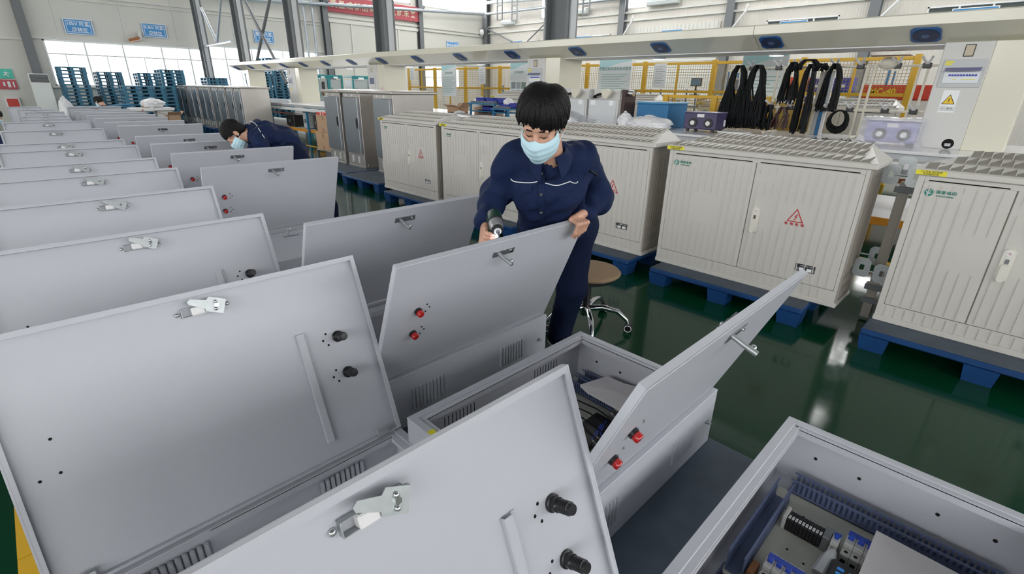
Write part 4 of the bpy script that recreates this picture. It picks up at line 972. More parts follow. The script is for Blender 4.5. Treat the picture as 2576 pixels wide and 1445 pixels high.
# blue fans on the slanted face
import mathutils
nrm = Vector((-.15, 0, -.32)).normalized(); along = Vector((0, -1, 0)); up_ = nrm.cross(along)
fan_plate = MB(); fan_ring = MB(); fan_hub = MB()
FX = Matrix((( along.x, up_.x, nrm.x, 0), (along.y, up_.y, nrm.y, 0), (along.z, up_.z, nrm.z, 0), (0, 0, 0, 1)))
FX = Matrix(((along.x, -up_.x, -nrm.x, 0), (along.y, -up_.y, -nrm.y, 0), (along.z, -up_.z, -nrm.z, 0), (0, 0, 0, 1))) if False else FX
for mm in (fan_plate, fan_ring, fan_hub): mm.x = FX
a = .125; c_ = .035
fan_plate.prism([(-a + c_, -a), (a - c_, -a), (a, -a + c_), (a, a - c_), (a - c_, a), (-a + c_, a), (-a, a - c_), (-a, -a + c_)], 0, .012)
for k in range(7):
    r = .038 + k * .012; n = 24
    o = [(r * cos(2 * pi * q / n), r * sin(2 * pi * q / n)) for q in range(n)]; i = [((r - .0045) * cos(2 * pi * q / n), (r - .0045) * sin(2 * pi * q / n)) for q in range(n)]
    vs = [(u, v, d) for d in (.012, .018) for (u, v) in o + i]; fs = []
    for q in range(n):
        j = (q + 1) % n; fs += [(2 * n + q, 2 * n + j, 3 * n + j, 3 * n + q), (q, n + q, n + j, j), (q, j, 2 * n + j, 2 * n + q), (n + q, 3 * n + q, 3 * n + j, n + j)]
    fan_ring.add(vs, fs)
fan_hub.cyl((0, 0, .012), (0, 0, .017), .112, n=28); 
fan_face = MB(); fan_face.x = FX; fan_face.cyl((0, 0, .017), (0, 0, .022), .034, n=16)
fan_me = [fan_plate.mesh('fan_plate', mat('fan_blue', (.015, .11, .33), .35)), fan_hub.mesh('fan_opening', mat('fan_dark', (.012, .016, .035), .4)), fan_ring.mesh('fan_guard', mat('fan_guard', (.03, .06, .16), .3)), fan_face.mesh('fan_hub', mat('fan_hub', (.08, .13, .26), .35))]
for k in range(16):
    y = 1.03 + 1.495 * k
    if y > 22.3: break
    fo = link('cooling_fan', fan_me[0], bm_, (.155, y + 1.2, .094))
    for nm, me in zip(('fan_opening', 'fan_guard', 'fan_hub'), fan_me[1:]): link(nm, me, fo)
for k, y in enumerate((.75, 2.6, 4.3, 6.4, 8.4, 11, 14, 17)):
    m = MB(); m.cyl((.62, y + 1.2, -.03), (.62, y + 1.2, .01), .09, .11, n=18); m.build('lamp_shade', M['alu'], bm_, smooth=True)
    m = MB(); m.cyl((.62, y + 1.2, -.034), (.62, y + 1.2, -.028), .085, n=18); m.build('lamp_disc', M['lamp'], bm_)
# posts
posts = [(.15, 'cream bench post at the right edge with breaker panel and warning sign'), (5.95, 'cream bench post with breaker box behind the standing worker'), (11.58, 'cream bench post with grey display and round prohibition sign'), (16.6, 'cream bench post behind the carton stack'), (21.1, 'cream bench post at the far end of the beam')]
for k, (y, lab) in enumerate(posts):
    t = thing('bench_post', lab, 'post', (7.0, y, ZB), 0, 'posts carrying the overhead beam')
    dy = .327 if k < 3 else .30
    MB().box((0, 0, 0), (.60, dy, 1.02), .004).build('post_body', M['cream'], t)
    if k < 4:
        wd = (.383, .43, .46, .6)[k]
        MB().box((-.012, dy + .0, 0), (.18, dy + wd, 1.02), .006).build('grey_panel', M['cream_grey'], t)
        if k in (0, 1):
            P = Vector((-.012, dy + wd, 0))
            b = fbox(MB(), 'x', P, .035, .37, .60, .86, 0, .012, .004).build('breaker_box', mat('breaker_box_grey', (.50, .52, .53), .35), t)
            fbox(MB(), 'x', P, .065, .345, .64, .78, .012, .020, .004).build('breaker_window', mat('clear_tray', (.70, .74, .78), .2), b)
            m = MB(); vs = [(-.012 - .020, dy + wd - .065, .785), (-.012 - .020, dy + wd - .345, .785), (-.012 - .065, dy + wd - .345, .755), (-.012 - .065, dy + wd - .065, .755)]
            m.add(vs + [(x, yy, z - .004) for x, yy, z in vs], [(0, 1, 2, 3), (7, 6, 5, 4), (0, 4, 5, 1), (1, 5, 6, 2), (2, 6, 7, 3), (3, 7, 4, 0)]); m.build('raised_cover', mat('smoky_cover', (.16, .16, .30), .2), b)
            m = MB()
            for q in range(10): fbox(m, 'x', P, .105 + q * .0225, .122 + q * .0225, .705, .722, .020, .030, .002)
            m.build('breaker_switch', M['breaker_blue'], b, kind='stuff')
            fbox(MB(), 'x', P, .085, .335, .700, .727, .018, .023).build('breaker_strip', M['white'], b)
            m = MB(); fbox(m, 'x', P, .145, .175, .672, .679, .020, .0205); fbox(m, 'x', P, .21, .32, .672, .679, .020, .0205); m.build('label_strip', M['sticker'], b, kind='stuff')
            m = MB(); fbox(m, 'x', P, .05, .115, .83, .847, .012, .0126); fbox(m, 'x', P, .05, .10, .808, .825, .012, .0126); s_ = m.build('yellow_label', M['sticker'], b)
            fbox(MB(), 'x', P, .165, .245, .885, .995, 0, .004).build('tag_frame', M['ink'], t)
            fbox(MB(), 'x', P, .172, .238, .892, .988, .004, .005).build('tag_card', mat('tag_card', (.55, .48, .36), .5), t)
        if k == 0:
            fbox(MB(), 'x', P, .105, .235, .36, .575, 0, .002).build('warning_label', M['sign_white'], t)
            wl = t
            m = MB(); tri_outline(m, 'x', P, .17, .475, .105, .095, .999, .002, .0026); fprism(MB(), 'x', P, [(.115, .44), (.225, .44), (.17, .535)], .002, .0026).build('triangle_border', M['ink'], t)
            fprism(MB(), 'x', P, [(.125, .446), (.215, .446), (.17, .525)], .0026, .0032).build('triangle_field', mat('warning_yellow', (.85, .55, .02), .4), t)
            fprism(MB(), 'x', P, [(.17 + a_ * .032, .478 + b_ * .034) for a_, b_ in BOLT], .0032, .0038).build('bolt_mark', M['ink'], t)
            ring_poly(MB(), 'x', P, [(.115, .378), (.225, .378), (.225, .415), (.115, .415)], [(.117, .380), (.223, .380), (.223, .413), (.117, .413)], .002, .0026).build('text_frame', M['ink'], t)
            text('lettering', '当心触电', .024, M['ink'], t, (-.0145, dy + wd - .17, .3965), 'x', ext=.0004)
            m = MB(); m.cyl((-.012, dy + wd - .275, .055), (-.0135, dy + wd - .275, .055), .05, n=24); m.build('cable_hole', M['hole'], t)
            MB().box((-.02, dy + wd - .30, .03), (-.0135, dy + wd - .25, .06), .002).build('cable_plug', M['iron_light'], t)
        if k in (2, 3):
            P = Vector((-.012, dy + wd, 0))
            b = fbox(MB(), 'x', P, .08, .34, .50, .75, 0, .012, .004).build('display_case', M['cream_grey'], t); fbox(MB(), 'x', P, .10, .32, .57, .72, .012, .014).build('display_screen', M['display'], b)
            fbox(MB(), 'x', P, .16, .24, .84, .96, 0, .004).build('tag_card', mat('tag_card', (.55, .48, .36), .5), t)
            fprism(MB(), 'x', P, [(.16, .36), (.26, .36), (.21, .46)], 0, .003).build('warning_label', mat('warning_yellow', (.85, .55, .02), .4), t)
        if k == 2:
            m = MB(); m.cyl((-.001, .14, .42), (-.004, .14, .42), .075, n=24); m.build('round_sign', M['sign_white'], t)
            n = 24; ring_poly(MB(), 'x', (-.004, .14, .42), [(.072 * cos(2 * pi * q / n), .072 * sin(2 * pi * q / n)) for q in range(n)], [(.060 * cos(2 * pi * q / n), .060 * sin(2 * pi * q / n)) for q in range(n)], 0, .001).build('red_ring', M['red_ink'], t)
            fprism(MB(), 'x', (-.004, .14, .42), [(-.05, .042), (-.042, .05), (.05, -.042), (.042, -.05)], 0, .0012).build('red_bar', M['red_ink'], t)
            fprism(MB(), 'x', (-.004, .14, .42), [(-.012, -.04), (.012, -.04), (.02, .01), (0, .04), (-.02, .01)], 0, .0008).build('black_figure', M['ink'], t)
# bench table: sections, fascia, legs, shelf
tb_ = thing('assembly_bench', 'long white topped assembly bench on blue legs', 'workbench', (6.35, -1.4, 0))
for k in range(9):
    y0, y1 = k * 2.75 + .004, (k + 1) * 2.75 - .004
    MB().box((.0, y0, ZB - .03), (1.95, y1, ZB), .004).build('bench_top', mat('bench_white', (.78, .78, .80), .22, coat=.2), tb_)
    MB().box((.03, y0, ZB - .09), (.06, y1, ZB - .03), .003).build('front_fascia', M['iron_light'], tb_)
    MB().box((.0, y0, ZB - .19), (.03, y1, ZB - .11), .004).build('front_rail', M['alu'], tb_)
    MB().box((.15, y0, .30), (1.8, y1, .33), .003).build('lower_shelf', M['alu'], tb_)
    MB().box((.12, y0, .26), (.15, y1, .34), .003).build('orange_rail', M['orange'], tb_)
    MB().box((1.5, y0, .54), (1.53, y1, .60), .003).build('orange_rail', mat('rust_rail', (.30, .08, .02), .5), tb_)
for k in range(10):
    for x in (.05, 1.85): MB().box((x, k * 2.74, 0), (x + .06, k * 2.74 + .06, ZB - .03), .004).build('bench_leg', M['bluecart'], tb_)
# under-bench boxes at the far part
for k, (y, dy, z, dz, mt, lab) in enumerate(((14.6, .5, .34, .42, 'black', 'black motor unit under the bench near the cartons'), (15.4, .4, .34, .46, 'iron_light', 'grey box under the bench left of the black motor unit'), (16.5, .6, .34, .36, 'black', 'black box under the bench beside the far steel cabinets'), (13.6, .35, .34, .44, 'iron_light', 'pale box under the bench nearest the cartons'))):
    t = thing('drive_unit', lab, 'machine', (6.6, y, .33)); m = MB(); m.box((0, 0, .02), (.5, dy, dz), .02); m.build('unit_case', M[mt], t)
    for yy in (.05, dy - .09): MB().box((.05, yy, 0), (.45, yy + .04, .02)).build('unit_foot', M['black'], t)
    m = MB(); m.cyl((-.04, dy * .5, dz * .5), (0, dy * .5, dz * .5), .06, n=12); m.build('shaft_cap', M['darksteel'], t)

# ------------------------------------------------------------------ things on the bench
def switchgear(y, lab, wd=.56, block=True):
    t = thing('switch_unit', lab, 'switchgear', (6.78, y, ZB), 0, 'grey switch units on the bench')
    MB().box((0, 0, 0), (.42, wd, .38), .004).build('unit_case', M['cream_grey'], t)
    fbox(MB(), 'x', (0, wd, 0), .02, wd - .03, .005, .375, 0, .012, .003).build('front_cover', mat('cover_grey', (.60, .62, .64), .35), t)
    MB().box((.10, .04, .38), (.42, wd - .02, .54), .004).build('upper_case', M['cream_grey'], t)
    for u, w_ in ((.05, .09), (wd - .16, .08)): fbox(MB(), 'x', (0, wd, 0), u, u + w_, .30, .37, .012, .013).build('paper_label', M['sign_white'], t)
    fbox(MB(), 'x', (0, wd, 0), .20, .26, .03, .075, .012, .0135).build('oval_label', M['sign_white'], t)
    m = MB(); m.tube([(.09, wd - .06, .41), (.02, wd - .08, .42), (.0, wd - .16, .45), (.03, wd - .26, .47), (.09, wd - .30, .46)], .018, 8); m.build('cable_loop', M['cablack'], t, smooth=True)
    m = MB(); m.prism([(wd - .34, .40), (wd - .26, .42), (wd - .22, .52), (wd - .32, .54), (wd - .42, .50)], -.01, .06, 'x'); m.build('cream_lever', M['tube'], t)
    MB().box((.06, -.012, .12), (.30, -.0, .48), .004).build('side_plate', M['alu'], t)
    if not block: return t
    MB().box((.05, -.075, .02), (.36, -.014, .53), .006).build('brown_block', M['brownboard'], t)
    for z in (.12, .48):
        m = MB(); m.cyl((.14, -.074, z), (.14, -.17, z), .045, n=16); m.build('contact_tube', M['chrome'], t, smooth=True)
    return t
switchgear(4.56, 'right one of two grey switch units on the bench, brown block on its side')
switchgear(5.16, 'left one of two grey switch units, behind the standing worker\'s head', block=False)
t = thing('blue_case', 'blue covered case standing behind the white bag on the bench', 'case', (7.0, 3.84, ZB)); MB().box((0, 0, 0), (.6, .52, .34), .01).build('case_body', M['bluebox'], t); MB().box((-.01, -.01, .34), (.61, .53, .37), .01).build('case_lid', mat('case_lid_blue', (.10, .32, .52), .4), t)
def control_case(name, label, loc, m_='purple'):
    t = thing(name, label, 'machine', loc)
    MB().box((0, 0, .035), (.34, .46, .255), .012).build('case_body', M[m_], t); MB().box((-.006, -.006, .25), (.346, .466, .262), .004).build('case_lid', mat('lilac_lid', (.20, .18, .30), .35), t)
    for y in (.10, .32):
        m = MB(); m.cyl((0, y, .12), (-.012, y, .12), .062, n=20); m.build('dial_ring', M['black'], t)
        m = MB(); m.cyl((-.012, y, .12), (-.024, y, .12), .030, n=16); m.build('dial_face', M['alu'], t)
    MB().box((-.003, .17, .195), (0, .27, .235)).build('type_plate', M['alu'], t)
    for y in (.03, .39):
        for x in (.03, .29): MB().box((x, y, 0), (x + .03, y + .04, .036)).build('case_foot', M['black'], t)
    MB().box((.26, -.004, .08), (.31, 0, .16)).build('side_label', M['sign_white'], t)
    return t
control_case('control_case', 'dark purple control case with two dials in front of the cables', (6.85, 3.03, ZB))
control_case('control_case', 'lilac control case with two dials wrapped in clear film', (6.85, .90, ZB), 'purple2') if 'purple2' in M else None
M['purple2'] = mat('lilac_box', (.30, .28, .52), .4)
control_case('control_case', 'lilac control case with two dials wrapped in clear film', (6.88, .86, ZB), 'purple2')
def blob_mesh(c, rx, ry, rz, seed, amp=.25, n=28, m_=16, flat=True):
    """crumpled bag: an ellipsoid displaced by several waves, flat underneath"""
    rnd = random.Random(seed); ws = [(rnd.uniform(-7, 7), rnd.uniform(-7, 7), rnd.uniform(-7, 7), rnd.uniform(0, 6.28)) for _ in range(9)]
    mb = MB(); mb.ell((0, 0, 0), (1, 1, 1), n, m_); out = []
    for (x, y, z) in mb.v:
        d = 1 + amp * sum(abs(sin(a * x + b * y + g * z + p)) - .6 for a, b, g, p in ws) / 3.2
        zz = z * d * rz + c[2]
        if flat: zz = max(zz, 0.002)
        out.append((c[0] + x * d * rx, c[1] + y * d * ry, zz))
    mb.v = out; return mb
def bag(name, label, loc, r, seed, material='foam', group=None, amp=.25):
    t = thing(name, label, 'bag', loc, 0, group); blob_mesh((0, 0, r[2] * .75), r[0], r[1], r[2], seed, amp).build('bag_body', M[material], t, smooth=True)
    blob_mesh((0, 0, r[2] * 1.6), r[0] * .3, r[1] * .25, r[2] * .35, seed + 1, .35, flat=False).build('bag_knot', M[material], t, smooth=True); return t
bag('plastic_bag', 'crumpled white plastic bag left of the dark purple case', (6.75, 3.98, ZB), (.20, .34, .10), 3)
bag('plastic_bag', 'small white bag of foam beside the contact tubes of the switch unit', (6.70, 4.36, ZB), (.11, .10, .12), 5)
def film_box(x0, x1, y0, y1, z0, z1, seed, n=12, amp=.012):
    rnd = random.Random(seed); mb = MB(); ws = [(rnd.uniform(-40, 40), rnd.uniform(-40, 40), rnd.uniform(-40, 40), rnd.uniform(0, 6)) for _ in range(6)]
    def P(u, v, w_):
        p = [x0 + (x1 - x0) * u, y0 + (y1 - y0) * v, z0 + (z1 - z0) * w_]
        d = sum(abs(sin(a * p[0] + b * p[1] + g * p[2] + h)) for a, b, g, h in ws) / 6 - .5
        fl = max(0, .3 - w_) * .25
        return (p[0] + (u - .5) * (d * amp * 4 + fl), p[1] + (v - .5) * (d * amp * 4 + fl), max(.001, p[2] + (w_ - .3) * d * amp * 3 + amp * d * (1 if w_ > .9 else 0)))
    for f_ in range(5):
        o = len(mb.v)
        for i in range(n + 1):
            for j in range(n + 1):
                a, b = i / n, j / n; mb.v.append(P(*((0, a, b), (1, a, b), (a, 0, b), (a, 1, b), (a, b, 1))[f_]))
        for i in range(n):
            for j in range(n): q = o + i * (n + 1) + j; mb.f.append((q, q + 1, q + n + 2, q + n + 1))
    return mb
f = film_box(-.20, .20, -.27, .27, 0, .285, 9); t = thing('film_wrap', 'crinkled clear film over the lilac control case', 'packing', (7.05, 1.09, ZB)); f.build('film_sheet', M['film'], t, smooth=True)
f = MB(); vs = []; 
for i in range(9):
    for j in range(7):
        vs.append((.05 * i - .2, .1 * j - .3, .19 - .16 * (j / 6) + .025 * sin(i * 1.9 + j * 2.7) + .02 * sin(j * 3.1 - i)))
fs = [(i * 7 + j, i * 7 + j + 1, (i + 1) * 7 + j + 1, (i + 1) * 7 + j) for i in range(8) for j in range(6)]
t = thing('film_sheet', 'clear film hanging behind the standing worker\'s shoulder', 'packing', (6.3, 4.9, ZB + .02), pi)
vs2 = [(x, y, z - .004) for x, y, z in vs]; nn = len(vs); MB().add(vs + vs2, fs + [tuple(q + nn for q in reversed(g)) for g in fs]).build('film_layer', M['film'], t, smooth=True)
# wiring rack with hooks and hanging cables
rk = thing('wire_rack', 'ivory tube rack with forked hooks carrying black cables', 'rack', (7.7, .95, ZB))
def rtube(a, b, r=.014): MB().cyl(a, b, r, n=10).build('rack_tube', M['tube'], rk, smooth=True)
for z in (.34, .84): rtube((0, 0, z), (0, 2.2, z))
for y in (.08, .16, .60, .68, 1.62, 1.70, 2.12): rtube((0, y, 0.0), (0, y, .86))
for x in (-.18, .18): pass
for y in (.08, .62, 1.66): rtube((-.25, y, .018), (.25, y, .018))
hooks = [.1, .38, .75, 1.02, 1.45, 1.7, 2.05]
for z in (.34, .84):
    for y in hooks:
        MB().box((-.03, y - .04, z - .03), (.03, y + .04, z + .03), .006).build('clamp', M['black'], rk)
        for s in (-1, 1):
            m = MB(); m.cyl((0, y, z + .01), (-.13, y + s * .045, z + .085), .013, n=8); m.build('hook_prong', M['alu'], rk, smooth=True)
def cable_bundle(label, y, z0, zl, n, spread, seed, material='cablack', x=7.6, loop=False, wide=.10):
    rnd = random.Random(seed); t = thing('cable_bundle', label, 'cable', (x, y, z0), 0, 'black cables on the wiring rack'); m = MB()
    for k in range(n):
        a = rnd.uniform(-1, 1); b = rnd.uniform(.3, 1); dx = rnd.uniform(-.05, .05); e1 = zl * rnd.uniform(.82, 1.0); e2 = zl * rnd.uniform(.80, 1.0); s = spread
        w1 = wide * rnd.uniform(.5, 1); w2 = wide * rnd.uniform(.5, 1)
        if loop:
            r = spread * rnd.uniform(.75, 1.05); pts = [(dx + .02 * sin(q), r * sin(2 * pi * q / 14), -r * 1.15 + r * 1.15 * cos(2 * pi * q / 14)) for q in range(15)]
        else:
            pts = [(dx - .02, w1 + a * s, -e1), (dx + rnd.uniform(-.03, .03), w1 + a * s * .7, -e1 * .66), (dx, w1 * .95, -e1 * .3), (dx, w1 * .75, -.07), (dx, w1 * .3, .01 + .01 * b), (dx, -w2 * .3, .01 + .01 * b), (dx, -w2 * .75, -.07), (dx, -w2 * .95, -e2 * .3), (dx + rnd.uniform(-.03, .03), -w2 + a * s * .7, -e2 * .66), (dx - .02, -w2 + a * s, -e2)]
        m.tube(pts, .0095, 5)
    m.build('cable_strands', M[material], t, kind='stuff'); return t
cable_bundle('leftmost thick curtain of black cables, reaching down to the bench', 3.14, 1.90, .82, 130, .11, 1, wide=.12)
cable_bundle('second thick curtain of black cables beside the leftmost one', 2.88, 1.90, .81, 130, .10, 2, wide=.12)
cable_bundle('ragged bunch of black cables at the middle of the rack', 2.44, 1.93, .50, 16, .06, 3, wide=.08)
cable_bundle('long thin bunch of black cables hanging before the grey tube', 2.22, 1.90, .84, 40, .03, 4, wide=.075)
cable_bundle('loose bunch of black wires right of the grey tube', 1.95, 1.90, .55, 26, .03, 5, wide=.10)
cable_bundle('round coil of black cables low on the rack', 1.78, 1.38, .3, 26, .115, 6, loop=True)
cable_bundle('short black cables on the lower rail beside the curtain', 2.64, 1.40, .32, 20, .04, 7, wide=.05)
cable_bundle('dark red wire ends hanging from the lower rail', 2.46, 1.38, .28, 14, .05, 8, 'brownboard', wide=.08)
cable_bundle('black horizontal cable skein on the top rail', 2.26, 1.955, .12, 24, .04, 10, wide=.22)
t = thing('duct_bundle', 'blue and grey tubes standing behind the long black cables', 'tube', (7.85, 2.02, ZB)); 
for k, mt in enumerate(('alu', 'bluebox', 'iron_light', 'tube')): MB().box((0, -.02 + .045 * k, 0), (.03, .018 + .045 * k, .80), .003).build('tube_strip', M[mt], t)
t = thing('straw_hat', 'cardboard sheet and pale hat on the top rail of the rack', 'hat', (7.68, 1.42, 1.90)); m = MB(); m.ell((0, 0, .02), (.09, .10, .07), 14, 8); m.build('hat_crown', M['tube'], t, smooth=True); MB().box((-.1, -.2, .10), (.1, .2, .106)).build('cardboard_sheet', M['carton'], t)
t = thing('cable_reel', 'white roll of tape hanging behind the breaker panel', 'roll', (7.5, .86, 1.78)); n = 24
m = MB(); m.lathe([(.06, -.03), (.16, -.03), (.16, .03), (.06, .03)], (0, 0, 0), (0, 1, 0), n); m.build('tape_roll', M['alu'], t, smooth=True); m = MB(); m.cyl((0, -.031, 0), (0, .031, 0), .06, n=16); m.build('roll_core', M['tape'], t)
rnd = random.Random(4)
for k, (px, py, lab) in enumerate(((6.85, 2.75, 'stack of white paper at the foot of the cable curtain'), (6.72, 2.05, 'loose white cable ties scattered on the bench'), (6.9, 1.55, 'green and black wires lying on the bench'))):
    t = thing(('paper_stack', 'cable_ties', 'wire_scraps')[k], lab, ('paper', 'cable tie', 'wire')[k], (px, py, ZB)); m = MB()
    if k == 0:
        for q in range(3): MB().box((-.12 + .02 * q, -.2 + .03 * q, .012 * q), (.14 + .01 * q, .16 + .02 * q, .012 * q + .011)).build('paper_sheet', M['alu'], t)
    else:
        for q in range(26):
            x0, y0, a_ = rnd.uniform(-.12, .12), rnd.uniform(-.3, .3), rnd.uniform(0, pi); l = rnd.uniform(.06, .2)
            m.tube([(x0, y0, .006), (x0 + l * .5 * cos(a_), y0 + l * .5 * sin(a_), rnd.uniform(.006, .04)), (x0 + l * cos(a_), y0 + l * sin(a_), .006)], .004, 5)
        m.build('loose_pieces', M['alu' if k == 1 else 'cablack'], t, kind='stuff')
# blue carts with bins, cartons and bags on the far part of the bench
def cart(label, loc, wy, h, bins):
    t = thing('tool_cart', label, 'cart', loc, 0, 'blue carts on the bench')
    for x in (0, .36):
        for y in (0, wy - .04): MB().box((x, y, 0), (x + .04, y + .04, h), .004).build('cart_leg', M['bluecart'], t)
    MB().box((-.02, -.02, h - .03), (.42, wy + .02, h), .006).build('cart_top', M['bluecart'], t); MB().box((0, 0, .06), (.40, wy, .08), .004).build('cart_shelf', M['bluecart'], t)
    m = MB()
    for k in range(7): m.box((-.01, .03 + k * (wy - .06) / 7, h), (.1, .03 + (k + .8) * (wy - .06) / 7, h + .035), .004)
    m.build('small_trays', M['iron'], t, kind='stuff')
    for (y0, y1, z) in bins:
        m = MB(); a, b = y0, y1; zz = z
        for q0, q1 in (((.12, a, zz), (.38, b, zz + .01)), ((.12, a, zz), (.38, a + .01, zz + .10)), ((.12, b - .01, zz), (.38, b, zz + .10)), ((.12, a, zz), (.13, b, zz + .07)), ((.37, a, zz), (.38, b, zz + .10))): m.box(q0, q1)
        m.build('blue_bin', M['bluebin'], t)
    return t
cart('blue cart with two blue bins beside the upside down carton', (7.15, 7.75, ZB), .78, .235, [(.05, .40, .236), (.10, .50, .081), (.42, .70, .236)])
cart('smaller blue cart nearest the standing worker\'s head', (7.05, 7.25, ZB), .46, .155, [(.08, .38, .156)])
t = carton('carton', 'brown carton on the bench with upside down black lettering', (7.40, 8.05, ZB), .3, .62, .13)
text('lettering', 'terpact', .15, M['ink'], t, (-.003, .26, .055), 'x', rot=FR['x'] @ Matrix.Rotation(pi, 3, 'Z'), ext=.001, bold=.002)
carton('carton', 'small open carton on the bench left of the lettered one', (7.25, 9.0, ZB), .26, .42, .12, flaps=True)
bag('plastic_bag', 'white plastic bag lying on the blue cart shelf end', (7.55, 8.60, ZB + .13), (.14, .24, .11), 11)
bag('plastic_bag', 'small bag with reddish parts on the smaller blue cart', (7.30, 7.50, ZB + .195), (.09, .11, .08), 12)
t = thing('bucket', 'pink bucket beside the smaller blue cart', 'bucket', (7.55, 7.15, ZB)); m = MB(); m.lathe([(.11, 0), (.14, .2), (.145, .2), (.145, .21), (.13, .21), (.10, .01)], n=20); m.build('bucket_body', M['pink'], t, smooth=True); MB().tube([(0, -.14, .2), (-.08, -.1, .27), (-.1, 0, .29), (-.08, .1, .27), (0, .14, .2)], .004, 6).build('bucket_handle', M['alu'], t)
bag('part_heap', 'small heap of pale parts beside the open carton', (7.05, 8.75, ZB), (.10, .13, .035), 15)

# ------------------------------------------------------------------ yellow safety fence behind the bench
ys = [1.72, 3.52, 5.31, 7.05, 8.80, 10.5, 12.21, 13.9, 15.63, 17.27]
fx = 11.5
fence = thing('safety_fence', 'tall yellow mesh fence behind the bench', 'fence', (fx, 0, 0))
for y in ys: MB().box((-.04, y - .05, 0), (.04, y + .05, 2.24), .006).build('fence_post', M['yellow'], fence)
for a, b in zip(ys, ys[1:]):
    for z in (2.18, 1.58, .1): MB().box((-.025, a + .05, z - .03), (.025, b - .05, z + .03), .004).build('fence_rail', M['yellow'], fence)
    MB().box((-.02, (a + b) / 2 - .02, .1), (.02, (a + b) / 2 + .02, 2.2), .003).build('fence_stile', M['yellow'], fence)
    m = MB(); n = int((b - a) / .055)
    for k in range(n): m.box((-.003, a + .06 + k * .055, .1), (.003, a + .0665 + k * .055, 2.18))
    for k in range(38): m.box((.003, a + .05, .12 + k * .055), (.008, b - .05, .1265 + k * .055))
    m.build('wire_mesh', M['wire'], fence, kind='stuff')
lf = thing('low_fence', 'lower yellow mesh barrier behind the blue case', 'fence', (8.75, 0, 0))
lys = [3.05, 3.95, 4.86]
for y in lys: MB().box((-.04, y - .05, 0), (.04, y + .05, 1.52), .005).build('fence_post', M['yellow'], lf)
for a, b in zip(lys, lys[1:]):
    for z in (1.49, .6): MB().box((-.02, a, z - .025), (.02, b, z + .025), .004).build('fence_rail', M['yellow'], lf)
    m = MB(); n = int((b - a) / .045)
    for k in range(n): m.box((-.003, a + k * .045, .6), (.003, a + .006 + k * .045, 1.48))
    for k in range(20): m.box((.003, a, .62 + k * .045), (.007, b, .626 + k * .045))
    m.build('wire_mesh', M['wire'], lf, kind='stuff')
MB().box((-.015, 2.3, .6), (.0, 3.9, 1.44), .002).build('sheet_panel', mat('ochre_sheet', (.50, .32, .06), .5), lf)
# posters on the fence
def poster(label, px, hg, wd, kind, title):
    t = thing('poster', label, 'poster', px, 0, 'aqua posters along the fence')
    fbox(MB(), 'x', (0, 0, 0), -wd / 2, wd / 2, -hg / 2, hg / 2, 0, .02, .004).build('poster_board', mat('poster_board', (.86, .92, .94), .45), t)
    for u in (-wd / 2 + .03, wd / 2 - .06): fbox(MB(), 'x', (0, 0, 0), u, u + .03, -t.location.z, hg / 2 - .05, -.03, 0, .003).build('poster_leg', M['alu'], t)
    fprism(MB(), 'x', (0, 0, 0), [(-wd / 2 + .02, hg / 2 - .02), (-wd / 2 + .02, hg / 2 - .20), (-wd * .2, hg / 2 - .17), (wd * .15, hg / 2 - .09), (wd / 2 - .02, hg / 2 - .06), (wd / 2 - .02, hg / 2 - .02)], .02, .021).build('poster_header', M['poster'], t)
    text('lettering', title, wd * .09, M['green_ink'], t, (-.022, 0, hg * .24), 'x', ext=.0005)
    if kind == 'photos':
        for i in range(2):
            for j in range(3): fbox(MB(), 'x', (0, 0, 0), -wd * .42 + j * wd * .29, -wd * .42 + j * wd * .29 + wd * .25, -hg * .16 - i * hg * .2, -hg * .0 - i * hg * .2, .02, .022).build('photo_print', mat('photo_print_%d' % ((i + j) % 3), ((.30, .36, .40), (.42, .48, .50), (.25, .34, .30))[(i + j) % 3], .4), t)
    else:
        m = MB()
        for k in range(9): fbox(m, 'x', (0, 0, 0), -wd * .40, wd * (.40 - .1 * (k % 3)), hg * .10 - k * hg * .06, hg * .115 - k * hg * .06, .02, .0208)
        m.build('text_lines', mat('pale_green_print', (.35, .58, .55), .5), t, kind='stuff')
    return t
poster('aqua poster left of the photo poster with only text lines', (11.3500, 14.6029, 1.8039), 1.0, .80, 't', '安全操作规程')
poster('aqua poster with rows of photographs behind the standing worker', (10.3000, 10.1733, 1.7435), 1.02, .67, 'photos', '工序作业指导')
poster('aqua poster above the right grey switch unit', (10.3000, 7.0888, 1.8286), .84, .88, 't', '质量控制及检验技术要求')
poster('aqua poster mostly hidden by the black cable curtain', (9.0000, 3.3276, 1.7174), .92, .72, 't', '接线工艺要求')
for i, (px, lab) in enumerate((((1660, 190), 'white notice sheet on the fence above the middle of the beam'), ((1213, 190), 'white notice sheet on the fence right of the text poster'), ((1030, 183), 'white notice sheet at the left end of the fence'))):
    P = [(11.4400, 6.5949, 1.9273), (11.4400, 12.9853, 1.9617), (11.4400, 16.9506, 2.0790)][i]
    t = thing('notice', lab, 'notice', P, 0, 'notices on the fence'); fbox(MB(), 'x', (0, 0, 0), -.16, .16, -.26, .26, 0, .01).build('notice_sheet', M['sign_white'], t)
    m = MB()
    for k in range(8): fbox(m, 'x', (0, 0, 0), -.12, .12 - .05 * (k % 2), .18 - k * .05, .195 - k * .05, .01, .0108)
    m.build('text_lines', M['iron_light'], t, kind='stuff')
t = thing('fire_sign', 'small red fire point sign left of the fence', 'sign', (13.0000, 20.4310, 1.6903)); fbox(MB(), 'x', (0, 0, 0), -.25, .25, -.2, .2, 0, .02).build('sign_plate', M['sign_red'], t)
m = MB()
for u in (-.14, .0, .14): fbox(m, 'x', (0, 0, 0), u - .03, u + .03, -.1, .1, .02, .024)
m.build('pictogram', M['sign_white'], t, kind='stuff')
